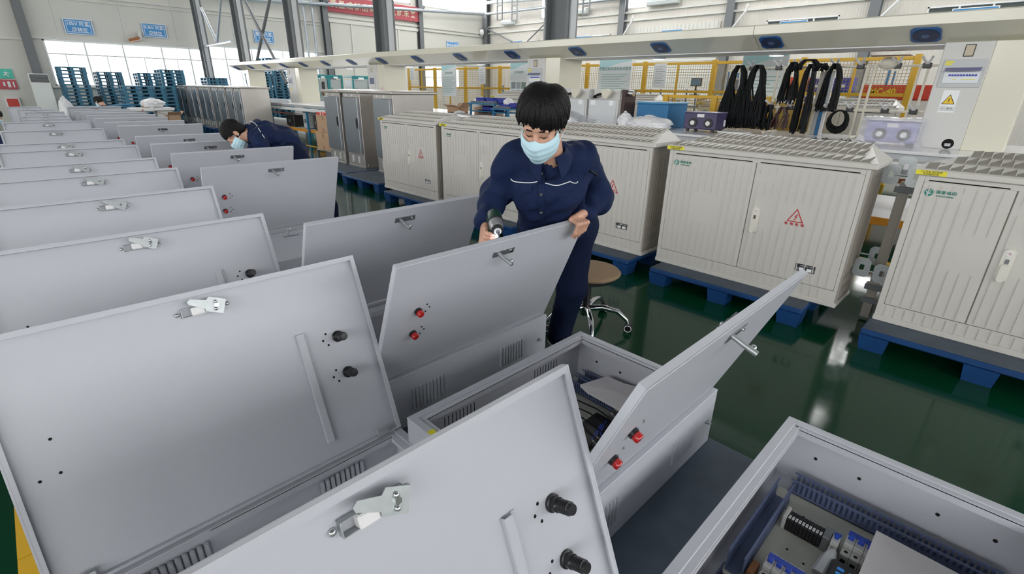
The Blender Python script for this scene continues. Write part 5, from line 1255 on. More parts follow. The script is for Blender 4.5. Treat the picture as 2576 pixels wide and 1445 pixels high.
t = thing('sign_post', 'thin grey post carrying the red fire point sign', 'post', (13.15, 18.6, 0))
t.location = Vector((13.0600, 20.5253, 1.6909)) * Vector((1, 1, 0)) if False else ((13.0500, 20.5095, 1.6908)[0], (13.0500, 20.5095, 1.6908)[1], 0)
MB().box((0, -.03, 0), (.04, .03, 2.0), .004).build('post_tube', M['iron_light'], t); MB().box((-.1, -.13, 0), (.14, .13, .03), .004).build('post_foot', M['iron'], t)
# shelves behind the fence with bins
def shelf(label, loc, ln, items, seed, levels=(.5, 1.1, 1.7)):
    t = thing('storage_shelf', label, 'shelf', loc, 0, 'shelves behind the fence')
    for y in (0, ln / 2, ln):
        for x in (-.06, .55): MB().box((x, y - .02, 0), (x + .04, y + .02, levels[-1] + .5), .003).build('shelf_post', M['bluebox'], t)
    for z in levels: MB().box((0, 0, z), (.54, ln, z + .04), .003).build('shelf_board', M['bluebox'], t)
    rnd = random.Random(seed)
    for li, z in enumerate(levels):
        y = .1; nb = 0
        while y < ln - .5:
            wd = rnd.uniform(.28, .5); hh = rnd.uniform(.16, .34); mt = rnd.choice(items)
            if rnd.random() < .8:
                nb += 1; q = thing('storage_bin', '%s %s bin from the right, %s board, shelf %s' % (NTH[nb - 1], {'redbin': 'red', 'yellow': 'yellow', 'bluebin': 'blue', 'carton': 'brown', 'greenbin': 'green', 'alu': 'white'}[mt], ('lower', 'middle', 'upper')[li], label.split('shelf ')[-1]), 'bin', (loc[0] + .03, loc[1] + y, loc[2] + z + .041), 0, 'bins on the shelf ' + label.split('shelf ')[-1])
                m = MB(); e = .015
                for a, b in (((0, 0, 0), (.42, wd, e)), ((0, 0, 0), (.42, e, hh)), ((0, wd - e, 0), (.42, wd, hh)), ((0, 0, 0), (e, wd, hh * .7)), ((.42 - e, 0, 0), (.42, wd, hh))): m.box(a, b, .003)
                m.build('bin_body', M[mt], q); MB().box((-.006, wd * .3, hh * .3), (0, wd * .7, hh * .5)).build('bin_label', M['sign_white'], q)
            y += wd + rnd.uniform(.04, .2)
    return t
shelf('long blue shelf behind the cable curtain', (14.4, 2.6, 0), 3.6, ['redbin', 'yellow', 'bluebin', 'bluebin'], 2, (.7, 1.15, 1.6))
shelf('blue shelf behind the photo poster', (13.2, 11.2, 0), 2.6, ['carton', 'redbin', 'greenbin'], 3, (.7, 1.2))
shelf('blue shelf behind the right switch unit', (14.7, 6.3, 0), 2.4, ['carton', 'greenbin', 'alu'], 5, (.7, 1.15))
t = thing('test_machine', 'red cabinet with yellow lettering behind the wiring rack', 'machine', (12.0, .80, 0)); MB().box((0, 0, .3), (.8, 1.75, 1.50), .02).build('machine_body', M['alu'], t); MB().box((-.02, 0, 1.50), (.8, 1.75, 1.76), .02).build('red_hood', M['redbin'], t)
for y in (.05, 1.6): MB().box((.1, y, 0), (.7, y + .1, .3)).build('machine_leg', M['iron'], t)
text('lettering', 'MC-40', .15, M['sticker'], t, (-.022, 1.40, 1.64), 'x', bold=.003)
t = thing('work_table', 'long wooden table behind the middle of the fence', 'table', (13.0, 4.9, 0)); MB().box((0, 0, 1.44), (.8, 4.4, 1.5), .01).build('table_top', mat('plywood', (.50, .36, .20), .5), t)
for y in (.05, 2.1, 4.25): MB().box((.05, y, 0), (.12, y + .07, 1.44)).build('table_leg', M['iron'], t)
for k, (y, lab) in enumerate(((5.6, 'small blue notice over the wooden table, right one'), (6.6, 'small blue notice over the wooden table, left one'))):
    t = thing('blue_notice', lab, 'screen', (13.35, y, 1.5), 0, 'notices on the wooden table'); MB().box((-.02, -.15, .22), (.02, .15, .42), .006).build('notice_frame', M['black'], t); MB().box((-.024, -.13, .24), (-.02, .13, .40)).build('notice_face', mat('blue_notice_print', (.05, .22, .45), .3), t); MB().box((-.08, -.1, 0), (.08, .1, .02)).build('notice_foot', M['black'], t); MB().box((.0, -.02, .02), (.02, .02, .24)).build('notice_stem', M['black'], t)  # stands in for a small blue notice, shaped like a screen
t = thing('tilted_panel', 'grey instrument with tilted dark screen on the wooden table', 'instrument', (13.1, 5.0, 1.5)); m = MB(); m.prism([(0, 0), (.35, 0), (.35, .30), (.16, .42)], 0, .6, 'y'); m.build('instrument_case', M['iron_light'], t)
m = MB(); m.add([(.005 - .01, .06, .03), (.15 - .01, .06, .38), (.15 - .01, .54, .38), (.005 - .01, .54, .03), (.01, .06, .03), (.16, .06, .38), (.16, .54, .38), (.01, .54, .03)], [(0, 1, 2, 3), (7, 6, 5, 4), (0, 4, 5, 1), (1, 5, 6, 2), (2, 6, 7, 3), (3, 7, 4, 0)]); m.build('instrument_screen', M['display'], t)

# ------------------------------------------------------------------ pallet stacks at the left wall
PW, PD_, PH = .80, 1.0, .120
def stack_pallet_meshes():
    b = MB(); b.box((0, 0, PH - .030), (PW, PD_, PH), .004); b.box((0, 0, 0), (PW, PD_, .018), .003)
    deck = b
    f = MB(); s = []
    for y in (0, PD_ / 2 - .06, PD_ - .12):
        for x in (0, PW / 2 - .05, PW - .10): f.box((x, y, .018), (x + .10, y + .12, PH - .03), .004)
    return deck.mesh('deck', M['pallet_far']), f.mesh('block', M['pallet_far'])
deck_me, block_me = stack_pallet_meshes()
# cheap rims: the deck is two slabs with three rows of blocks between, so daylight shows through the gaps
def stack(x, y, n, lab, rz=0, z0=0):
    for k in range(n):
        t = thing('stacked_pallet', '%s blue pallet from the top of the %s' % (NTH[n - 1 - k], lab), 'pallet', (x + random.uniform(-.015, .015), y + random.uniform(-.015, .015), z0 + k * PH), rz, 'pallets of the ' + lab)
        link('deck', deck_me, t); b = link('block', block_me, t); b['kind'] = 'stuff'
def ycol(px, py, y): return None
S = [((1.8873, 25.0000, 1.6099), (2.3495, 25.0000, 2.0192)[2], 'tall stack beside the white floor cooler', 25.0),
     ((3.0240, 25.6000, 1.6387), (3.4405, 25.6000, 1.9173)[2], 'stack second from the white floor cooler', 25.6),
     ((4.3225, 25.6000, 1.6713), (4.7938, 25.6000, 1.9488)[2], 'third tall stack before the bright window', 25.6),
     ((4.7870, 24.0000, 1.6821), (5.2984, 24.0000, 2.0640)[2], 'tall stack next to the far steel cabinets', 24.0),
     ((3.2473, 22.2000, 1.2666), (3.7807, 22.2000, 1.4905)[2], 'lower front stack before the bright window', 22.2),
     ((3.9828, 22.3000, 1.2729), (4.1486, 22.3000, 1.4968)[2], 'lower front stack touching the tall stack', 22.2),
     ((6.6126, 25.0000, 1.6512), (7.0658, 25.0000, 1.8022)[2], 'stack seen over the far steel cabinets', 25.0),
     ((8.5184, 25.2000, 1.4456), (9.0538, 25.2000, 2.0887)[2], 'stack left behind the second far post', 25.2),
     ((9.3920, 25.2000, 1.4590), (9.6733, 25.2000, 2.1096)[2], 'stack right behind the second far post', 25.2),
     ((9.6666, 26.5000, 2.6750), (10.0813, 26.5000, 2.7473)[2], 'tallest stack rising above the overhead beam', 26.5)]
for P, zt, lab, y in S: stack(P[0], y, max(2, int(round(zt / PH))), lab)
# blue trolley, scale, bags at the far end of the rows
t = thing('hand_truck', 'blue trolley with a slanted handle behind the far boxes', 'cart', (2.3853, 19.5000, 0.5199)[:2] + (0,))
MB().box((0, 0, .62), (1.0, .6, .70), .02).build('truck_top', M['bluecart'], t); MB().box((0, 0, .2), (1.0, .6, .25), .02).build('truck_shelf', M['bluecart'], t)
for x in (.02, .92):
    for y in (.02, .52): MB().box((x, y, .1), (x + .06, y + .06, .64)).build('truck_leg', M['bluecart'], t)
MB().tube([(.1, .3, .7), (.05, .3, .88), (.6, .3, .92), (.75, .3, .78), (.75, .3, .7)], .025, 8).build('truck_handle', M['bluecart'], t, smooth=True)
for x in (.1, .9):
    for y in (.08, .52): MB().cyl((x, y - .02, .06), (x, y + .02, .06), .06, n=12).build('truck_wheel', M['black'], t)
t = thing('platform_scale', 'pale platform scale with a carton and bag on top', 'scale', (2.7489, 18.6000, 0.5558)[:2] + (0,))
MB().box((0, 0, .76), (.62, .5, .86), .02).build('scale_tray', M['alu'], t); MB().box((.1, .15, .06), (.45, .45, .76), .02).build('scale_column', M['cream_grey'], t); MB().box((0, 0, 0), (.6, .55, .06), .01).build('scale_base', M['iron'], t); m = MB(); m.cyl((.3, -.004, .80), (.3, .0, .80), .02, n=10); m.build('red_button', M['red'], t)
carton('carton', 'small brown carton on the platform scale', (3.1186, 18.8000, 0.8958)[:2] + (.862,), .22, .22, .11)
bag('plastic_bag', 'large white plastic bag on the grey stand beside the scale', (3.3917, 18.9000, 0.9241)[:2] + (.862,), (.30, .24, .14), 21)
t = thing('grey_stand', 'grey stand under the large white bag', 'stand', ((3.3917, 18.9000, 0.9241)[0] + .12, 18.75, 0)); MB().box((-.10, -.1, 0), (.32, .42, .78), .02).build('stand_body', M['cream_grey'], t); MB().box((-.14, -.15, .78), (.36, .46, .86), .01).build('stand_top', M['alu'], t)
carton('carton', 'open brown carton on a blue stool beside the far boxes', (3.3743, 17.2000, 0.6102)[:2] + (.42,), .32, .34, .30, flaps=True)
t = thing('stool', 'low blue stool under the open carton', 'stool', (3.3547, 17.1000, 0.6157)[:2] + (0,)); MB().box((-.15, -.08, .37), (.5, .5, .42), .01).build('stool_top', M['bluecart'], t)
for x in (-.12, .42):
    for y in (-.05, .42): MB().box((x, y, 0), (x + .05, y + .05, .37)).build('stool_leg', M['bluecart'], t)
bag('white_sack', 'white sack leaning on the tall pallet stack', (1.7079, 23.6000, 0.4628)[:2] + (0,), (.22, .2, .55), 31)
carton('carton', 'small brown carton on the floor between the two far rows', (1.3167, 17.4000, 0.6314)[:2] + (0,), .2, .2, .55)
# teal framed test machines left of the third post
def teal_machine(label, x, y, wd, kind):
    t = thing('test_rig', label, 'machine', (x, y, 0), 0, 'teal framed machines')
    MB().box((.06, .05, .06), (wd - .06, .9, 1.86), .01).build('machine_body', mat('grey_machine', (.40, .44, .44), .4), t)
    for xx in (0, wd - .08): MB().box((xx, 0, 0), (xx + .08, .08, 2.0), .006).build('frame_post', M['teal'], t)
    for z in (.0, .72, 1.9): MB().box((.08, 0, z), (wd - .08, .08, z + .07), .006).build('frame_rail', M['teal'], t)
    MB().box((.0, 0, 1.97), (wd, .9, 2.05), .01).build('frame_top', M['teal'], t)
    MB().box((wd * .35, -.01, 1.90), (wd * .65, .0, 1.98)).build('white_tag', M['sign_white'], t)
    if kind == 'gauges':
        for r_ in range(3):
            for q in range(4): m = MB(); m.cyl((.14 + q * (wd - .28) / 3, .05, 1.05 + r_ * .25), (.14 + q * (wd - .28) / 3, .0, 1.05 + r_ * .25), .045, n=12); m.build('gauge', M['darksteel' if r_ else 'black'], t)
        MB().box((wd * .3, .02, .35), (wd * .45, .05, .5)).build('socket_plate', M['white'], t)
    elif kind == 'screen':
        MB().box((wd * .45, .02, 1.15), (wd * .8, .05, 1.45), .01).build('machine_screen', M['display'], t); MB().box((wd * .15, .02, 1.3), (wd * .3, .05, 1.5), .01).build('socket_plate', M['darksteel'], t)
    else:
        MB().box((wd * .4, -.02, 1.35), (wd * .6, .05, 1.75), .02).build('black_pump', M['black'], t); m = MB(); m.ell((wd * .5, .0, 1.25), (.12, .08, .1), 12, 8); m.build('brown_valve', M['copper'], t, smooth=True)
        MB().box((wd * .3, .02, .3), (wd * .45, .05, .45)).build('socket_plate', M['white'], t)
    return t
teal_machine('teal framed machine with rows of dark gauges', (10.3683, 24.0000, 1.4852)[0], 24.0, .55, 'gauges')
teal_machine('teal framed machine with a brown valve, beside the gauges', (10.9340, 24.0000, 1.4939)[0], 24.0, .58, 'valve')
teal_machine('teal framed machine with a screen, third from the gauges', (11.4987, 24.0000, 1.5026)[0], 24.0, .72, 'screen')
teal_machine('teal framed machine with a screen, standing apart near the grey display post', (12.7053, 24.0000, 1.5211)[0], 24.0, .95, 'screen')
for k, (px, lab) in enumerate((((11.2144, 20.5000, 1.4996), 'low white cabinet behind the three near steel cabinets'), ((11.9280, 18.5000, 1.5306), 'low white cabinet left of the red fire point sign'))):
    t = thing('white_locker', lab, 'cabinet', (px[0], px[1], 0), 0, 'white lockers'); MB().box((0, 0, .05), (1.3, .6, 1.45), .02).build('locker_body', M['alu'], t)
    for q in range(3): MB().box((.03 + q * .42, -.015, .1), (.42 + q * .42, .0, 1.38), .006).build('locker_door', M['ac'], t)
    MB().box((.02, .02, 0), (1.28, .58, .05)).build('locker_base', M['iron'], t)

# ------------------------------------------------------------------ people: smooth blended bodies extracted from distance fields
def smin(a, b, k):
    h = np.clip(.5 + .5 * (b - a) / k, 0, 1); return b + (a - b) * h - k * h * (1 - h)
def d_cap(P, a, b, ra, rb):
    a = np.array(a, np.float32); b = np.array(b, np.float32); ba = b - a; pa = P - a
    h = np.clip((pa @ ba) / max(float(ba @ ba), 1e-9), 0, 1); return np.sqrt(((pa - h[..., None] * ba) ** 2).sum(-1)) - (ra + (rb - ra) * h)
def d_ell(P, c, r, rot=None):
    q = P - np.array(c, np.float32)
    if rot is not None: q = q @ np.array(rot, np.float32)
    r = np.array(r, np.float32); k0 = np.sqrt(((q / r) ** 2).sum(-1)); k1 = np.sqrt(((q / r ** 2) ** 2).sum(-1)); return k0 * (k0 - 1) / np.maximum(k1, 1e-6)
def pbox(p, m):
    if p[0] == 'c': lo = np.minimum(p[1], p[2]) - max(p[3], p[4]); hi = np.maximum(p[1], p[2]) + max(p[3], p[4])
    else: R_ = max(p[2]); lo = np.array(p[1]) - R_; hi = np.array(p[1]) + R_
    return lo - m, hi + m
def d_prim(P, p): return d_cap(P, *p[1:5]) if p[0] == 'c' else d_ell(P, p[1], p[2], p[3] if len(p) > 3 else None)
def d_all(P, prims, k):
    D = np.full(P.shape[:-1], 9.0, np.float32)
    for p in prims: D = smin(D, d_prim(P, p).astype(np.float32), k)
    return D
def field(prims, k, res, post=None, pad=.02):
    los, his = zip(*[pbox(p, k + pad) for p in prims]); lo = np.min(los, 0); hi = np.max(his, 0)
    n = np.ceil((hi - lo) / res).astype(int) + 1
    ax = [(lo[i] + res * np.arange(n[i])).astype(np.float32) for i in range(3)]
    D = np.full(tuple(n), .5, np.float32)
    for p in prims:
        a, b = pbox(p, k + pad); i0 = np.maximum(((a - lo) / res).astype(int), 0); i1 = np.minimum(np.ceil((b - lo) / res).astype(int) + 1, n)
        sl = tuple(slice(i0[i], i1[i]) for i in range(3))
        P = np.stack(np.meshgrid(*[ax[i][sl[i]] for i in range(3)], indexing='ij'), -1)
        D[sl] = smin(D[sl], d_prim(P, p).astype(np.float32), k)
    if post is not None:
        P = np.stack(np.meshgrid(*ax, indexing='ij'), -1); D = post(P, D).astype(np.float32)
    return D, lo, res
def nets(D, lo, res):
    """naive surface nets"""
    S = D < 0; n = np.array(D.shape); c = n - 1
    cnt = np.zeros(tuple(c), np.int8)
    cor = [(i, j, k) for i in (0, 1) for j in (0, 1) for k in (0, 1)]
    for i, j, k in cor: cnt += S[i:i + c[0], j:j + c[1], k:k + c[2]]
    act = np.argwhere((cnt > 0) & (cnt < 8))
    vals = {q: D[act[:, 0] + q[0], act[:, 1] + q[1], act[:, 2] + q[2]] for q in cor}
    acc = np.zeros((len(act), 3)); w_ = np.zeros(len(act))
    for a in cor:
        for ax in range(3):
            if a[ax]: continue
            b = list(a); b[ax] = 1; b = tuple(b); va, vb = vals[a], vals[b]; m = (va < 0) != (vb < 0)
            t = np.where(m, va / np.where(m, va - vb, 1), 0)
            p = np.tile(np.array(a, float), (len(act), 1)); p[:, ax] += t; acc += p * m[:, None]; w_ += m
    V = lo + (act + acc / w_[:, None]) * res
    idx = -np.ones(tuple(c), np.int64); idx[act[:, 0], act[:, 1], act[:, 2]] = np.arange(len(act))
    F = []
    for ax in range(3):
        u, v = [q for q in range(3) if q != ax]
        sl0 = [slice(1, c[q]) for q in range(3)]; sl0[ax] = slice(0, c[ax]); sl1 = list(sl0); sl1[ax] = slice(1, c[ax] + 1)
        A = S[tuple(sl0)]; Bq = S[tuple(sl1)]; e = np.argwhere(A != Bq)
        base = e.copy(); base[:, u] += 1; base[:, v] += 1
        fl = A[e[:, 0], e[:, 1], e[:, 2]]
        def cell(du, dv):
            q = base.copy(); q[:, u] -= du; q[:, v] -= dv; return idx[q[:, 0], q[:, 1], q[:, 2]]
        Q = np.stack([cell(1, 1), cell(0, 1), cell(0, 0), cell(1, 0)], 1)
        if ax == 1: fl = ~fl
        Q[~fl] = Q[~fl][:, ::-1]; F.append(Q)
    return V, np.concatenate(F)
def to_mesh(name, parts, material):
    """join (V, F) lists into one smooth mesh"""
    off = 0; Vs = []; Fs = []
    for V, F in parts: Vs.append(V); Fs.append(F + off); off += len(V)
    V = np.concatenate(Vs); F = np.concatenate(Fs)
    me = bpy.data.meshes.new(name); me.vertices.add(len(V)); me.vertices.foreach_set('co', V.astype(np.float32).ravel())
    me.loops.add(F.size); me.loops.foreach_set('vertex_index', F.astype(np.int32).ravel()); me.polygons.add(len(F))
    me.polygons.foreach_set('loop_start', np.arange(0, F.size, 4, dtype=np.int32)); me.polygons.foreach_set('loop_total', np.full(len(F), 4, np.int32))
    me.polygons.foreach_set('use_smooth', [True] * len(F)); me.materials.append(material); me.update(calc_edges=True); me.validate()
    bm = bmesh.new(); bm.from_mesh(me); bmesh.ops.recalc_face_normals(bm, faces=bm.faces); bm.to_mesh(me); bm.free()
    return me
def nv(v): v = np.array(v, float); return v / np.linalg.norm(v)
def folds(seed, amp, freq=26.):
    r = np.random.RandomState(seed); ks = r.normal(size=(5, 3)); ks /= np.linalg.norm(ks, axis=1)[:, None]; ph = r.uniform(0, 6, 5)
    def f(P, D):
        n = 0
        for i in range(5): n = n + np.sin(freq * (.6 + .25 * i) * (P @ ks[i].astype(np.float32)) + ph[i] + 1.8 * np.sin(9 * (P @ ks[(i + 1) % 5].astype(np.float32))))
        return D + amp * n / 2.2
    return f
def head_frame(center, fwd, up):
    y = -nv(fwd); z = np.array(up, float); z = nv(z - (z @ y) * y); x = np.cross(y, z); return np.array(center, float), np.stack([x, y, z], 1)
def place(V, c, Rm): return V @ Rm.T + c
def head_parts(c, Rm, fringe, seed):
    prims = [('e', (0, .012, .025), (.077, .094, .098)), ('e', (0, -.035, -.045), (.062, .056, .066)), ('c', (0, -.078, -.085), (0, -.070, -.098), .020, .024), ('c', (-.046, -.030, -.062), (.046, -.030, -.062), .022, .022),
             ('c', (0, -.088, .002), (0, -.106, -.026), .009, .013), ('c', (-.013, -.098, -.031), (.013, -.098, -.031), .008, .008), ('c', (-.040, -.079, .022), (.040, -.079, .022), .012, .012), ('e', (-.031, -.079, .002), (.016, .011, .011)), ('e', (.031, -.079, .002), (.016, .011, .011)),
             ('c', (-.045, -.062, -.028), (-.03, -.075, -.035), .02, .018), ('c', (.045, -.062, -.028), (.03, -.075, -.035), .02, .018), ('c', (-.018, -.092, -.060), (.018, -.092, -.060), .010, .010),
             ('e', (-.080, .014, -.012), (.010, .020, .032)), ('e', (.080, .014, -.012), (.010, .020, .032)), ('c', (0, .030, -.05), (0, .045, -.14), .056, .060)]
    D, lo, rs = field(prims, .014, .0035); V, F = nets(D, lo, rs); skin = (place(V, c, Rm), F)
    hp = [('e', (-.024, .018, .040), (.078, .110, .098)), ('e', (.030, .018, .038), (.072, .108, .096)), ('e', (0, .060, -.01), (.078, .062, .078)), ('c', (-.086, -.022, .03), (-.084, -.012, -.004), .012, .008), ('c', (.086, -.022, .03), (.084, -.012, -.004), .012, .008)]
    fx = np.array([q[0] for q in fringe], np.float32); fz = np.array([q[1] for q in fringe], np.float32)
    def post(P, D):
        x, y, z = P[..., 0], P[..., 1], P[..., 2]
        zt = np.interp(x, fx, fz) + .005 * np.sin(230 * x + 1) + .003 * np.sin(410 * x)
        cut = np.maximum(y + .012 + .25 * np.maximum(0, .03 - z) * 0, z - zt)
        cut = np.maximum(cut, -(z + .2))
        D = np.maximum(D, -cut)
        ear = np.minimum(d_ell(P, (-.092, .012, -.022), (.03, .027, .034)), d_ell(P, (.092, .012, -.022), (.03, .027, .034)))
        D = np.maximum(D, -ear)
        a = np.arctan2(x, y - .03)
        g = np.clip(np.sqrt(x * x + (y - .03) ** 2) / .075, 0, 1) ** 2
        return D + g * (.0017 * np.sin(52 * a + 20 * z) + .0010 * np.sin(83 * a - 30 * z)) + .0012 * g * np.sin(19 * a)
    D, lo, rs = field(hp, .012, .0030, post, .012); V, F = nets(D, lo, rs); hair = (place(V, c, Rm), F)
    mp = [('e', (0, -.045, -.052), (.069, .070, .078)), ('c', (0, -.085, -.020), (0, -.108, -.040), .014, .018), ('c', (0, -.095, -.075), (0, -.085, -.105), .025, .022)]
    def mpost(P, D):
        D = np.abs(D - .0045) - .0034; x, y, z = P[..., 0], P[..., 1], P[..., 2]
        D = D + .0009 * np.sin(230 * z)
        return np.maximum.reduce([D, z - (-.018 + .010 * np.exp(-(x / .02) ** 2)), -(z + .122), y + .020 + .0 * x])
    D, lo, rs = field(mp, .02, .0026, mpost); V, F = nets(D, lo, rs); mask = (place(V, c, Rm), F)
    return skin, hair, mask
def person(label, J, group, seed, hands=None, fringe=None, finish=True):
    """J: joints in world space. Body mesh is the root; jacket, trousers, hair, mask, straps are its children."""
    A = {k: np.array(v, float) for k, v in J.items() if k not in ('f', 'u')}
    c, Rm = head_frame(A['head'], J['f'], J['u'])
    sh = (A['shL'] + A['shR']) / 2; hp = (A['hipL'] + A['hipR']) / 2; lat = nv(A['shL'] - A['shR']); hl = nv(A['hipL'] - A['hipR'])
    ax = nv(hp - sh); skull = c + Rm @ np.array([0, .045, -.09])
    T = lambda a, b, ra, rb: ('c', tuple(a), tuple(b), ra, rb)
    cm = A.get('chest', sh * .55 + hp * .45); wa = A.get('waist', sh * .25 + hp * .75)
    body = [T(skull, A['neck'], .055, .058), T(A['shL'] - lat * .04, A['shR'] + lat * .04, .045, .045), T(sh, cm, .065, .07), T(cm, hp, .07, .08)]
    for s in 'LR':
        body += [T(A['sh' + s], A['el' + s], .042, .036), T(A['el' + s], A['wr' + s], .032, .025), T(A['hip' + s], A['kn' + s], .068, .046), T(A['kn' + s], A['an' + s], .044, .034)]
        ft = A.get('ft' + s, A['an' + s] + np.array(J.get('fdir', (-.17, -.08, 0))))
    D, lo, rs = field(body, .04, .011); V, F = nets(D, lo, rs); parts = [(V, F)]
    skin, hair, mask = head_parts(c, Rm, fringe or [(-.1, -.01), (-.068, .045), (-.03, .035), (.0, .022), (.03, .03), (.068, .045), (.1, -.01)], seed)
    parts.append(skin)
    for h in (hands or []):
        D, lo, rs = field(h, .0065, .0024); V, F = nets(D, lo, rs); parts.append((V, F))
    root = link('person', to_mesh('person', parts, M['skin']), None); tag(root, label, 'person', group)
    # jacket
    ja = [T(A['shL'] - lat * .03, A['neck'] + ax * .02, .068, .062), T(A['shR'] + lat * .03, A['neck'] + ax * .02, .068, .062), T(A['neck'] + ax * .03, sh, .070, .08)]
    for s, sg in (('L', 1), ('R', -1)):
        ja += [T(sh + lat * sg * .080 + ax * .03, cm + lat * sg * .062, .092, .104), T(cm + lat * sg * .062, wa + lat * sg * .058, .104, .104), T(wa + lat * sg * .058, hp + hl * sg * .065 + ax * .03, .104, .118),
               T(A['sh' + s], A['el' + s], .072, .064), T(A['el' + s], A['wr' + s], .064, .050)]
    jf0 = folds(seed, .0095, 24.); jf1 = folds(seed + 50, .0058, 58.); jf = lambda P, D: jf1(P, jf0(P, D)); kj = .04
    def jpost(P, D):
        D = jf(P, D)
        for s in 'LR':   # open cuffs
            d = nv(A['wr' + s] - A['el' + s]); D = np.maximum(D, np.where(np.linalg.norm(P - A['wr' + s], axis=-1) < .10, (P - A['wr' + s]) @ d.astype(np.float32) - .034, -9))
        nd = nv(skull - A['neck'])
        return np.maximum(D, -d_cap(P, tuple(skull), tuple(A['neck'] + nd * -.015), .062, .056))
    D, lo, rs = field(ja, kj, .0075, jpost, .03); V, F = nets(D, lo, rs); jk = link('jacket', to_mesh('jacket', [(V, F)], M['navy']), root)
    # shirt collar: stand, fold and two pointed leaves, open at the front
    nd = nv(skull - A['neck']); fr = np.array(J.get('chestdir', J['f']), float); fr = nv(fr - (fr @ nd) * nd); sd = np.cross(nd, fr); n = 26; rows = []
    for q in range(n + 1):
        ph = R(24) + (2 * pi - R(48)) * q / n; dr = fr * cos(ph) + sd * sin(ph); tip = max(0, cos(ph)) ** 2
        rows.append([A['neck'] + dr * r_ + nd * h_ for r_, h_ in ((.060, -.004), (.064, .026), (.070, .033), (.082, .018), (.094 + .022 * tip, -.004 - .052 * tip), (.090 + .022 * tip, -.007 - .052 * tip), (.077, .008), (.064, .006))])
    w_ = len(rows[0]); vs = [tuple(p) for r_ in rows for p in r_]; fs = [(i * w_ + j, (i + 1) * w_ + j, (i + 1) * w_ + (j + 1) % w_, i * w_ + (j + 1) % w_) for i in range(n) for j in range(w_)] + [tuple(range(w_)), tuple(range(n * w_ + w_ - 1, n * w_ - 1, -1))]
    MB().add(vs, fs).build('collar', M['navy'], root, smooth=True)
    tr = [T(A['hipL'], A['hipR'], .115, .115)]
    for s in 'LR': tr += [T(A['hip' + s], A['kn' + s], .108, .080), T(A['kn' + s], A['an' + s], .082, .075)]
    D, lo, rs = field(tr, .05, .010, folds(seed + 3, .008, 20.), .03); V, F = nets(D, lo, rs); link('trousers', to_mesh('trousers', [(V, F)], M['navy2']), root)
    for s in 'LR':
        a = A['an' + s]; fd = nv(J.get('fdir', (-.7, -.7, 0))); z0 = a[2] - .055
        D, lo, rs = field([T(a + np.array([0, 0, -.02]) - fd * .03, a + fd * .17 + np.array([0, 0, -.025]), .042, .034)], .02, .008, lambda P, D: np.maximum(D, -(P[..., 2] - max(.002, z0)))); V, F = nets(D, lo, rs); link('shoe', to_mesh('shoe', [(V, F)], M['black']), root)
    link('hair', to_mesh('hair', [hair], M['hair']), root); mk = link('face_mask', to_mesh('face_mask', [mask], M['mask']), root)
    W = lambda p: tuple(c + Rm @ np.array(p))
    for s in (-1, 1):
        MB().tube([W((s * .060, -.060, -.028)), W((s * .074, -.030, -.012)), W((s * .084, .006, .012)), W((s * .086, .022, .012))], .0016, 6).build('mask_strap', M['mask_edge'], mk)
        MB().tube([W((s * .058, -.055, -.095)), W((s * .072, -.025, -.065)), W((s * .085, .012, -.04)), W((s * .087, .022, -.02))], .0016, 6).build('mask_strap', M['mask_edge'], mk)
        m = MB(); m.tube([W((s * .013, -.0915, .0215)), W((s * .030, -.0935, .0255)), W((s * .048, -.083, .0225))], [.002, .0034, .0016], 6); m.build('eyebrow', M['hair'], root)
        m = MB(); m.tube([W((s * .018, -.0885, -.0025)), W((s * .031, -.0915, -.006)), W((s * .045, -.0835, -.0015))], [.001, .0017, .001], 6); m.build('eyelash', M['hair'], root)
    def jd(P): return jf(P, d_all(P, ja, kj))
    return root, jd, A, (c, Rm)
def trace(sdf, p, o=(0, 0, 1.55), lift=.003):
    """first hit of a ray from o through p with a distance field"""
    o = np.array(o, np.float32); d = nv(np.array(p) - o).astype(np.float32); t = 1.0
    for _ in range(90):
        s = float(sdf((o + d * t)[None])[0])
        if s < .0008: break
        t += s * .7
    else: t = float(np.linalg.norm(np.array(p) - o))
    t = min(t, float(np.linalg.norm(np.array(p) - o)) + 2.0)
    return tuple(o + d * (t - lift))
def finger(pts, r): return [('c', tuple(a), tuple(b), r[i], r[i + 1]) for i, (a, b) in enumerate(zip(pts, pts[1:]))]

# --- the standing worker
f1 = nv((-.76, -.34, -.55)); u1 = nv((-.46, -.30, .83))
J1 = dict(head=(1.5149, 1.3621, 1.4360), f=f1, u=u1, chestdir=(-.75, -.62, -.2), neck=(1.6321, 1.4160, 1.2815), shL=(1.8311, 1.3890, 1.2621), shR=(1.6069, 1.5925, 1.2793), chest=(1.7222, 1.4951, 1.1232), waist=(1.8593, 1.5848, 0.9592),
          elL=(2.045, 1.43, 1.055), wrL=(1.868, 1.374, 1.022), elR=(1.6071, 1.7272, 1.0877), wrR=(1.4325, 1.5958, 1.0051),
          hipL=(2.13, 1.63, .86), hipR=(1.975, 1.76, .86), knL=(2.17, 1.67, .47), knR=(2.06, 1.95, .46), anL=(2.235, 1.79, .075), anR=(2.13, 2.12, .075), fdir=(-.12, -.14, 0))
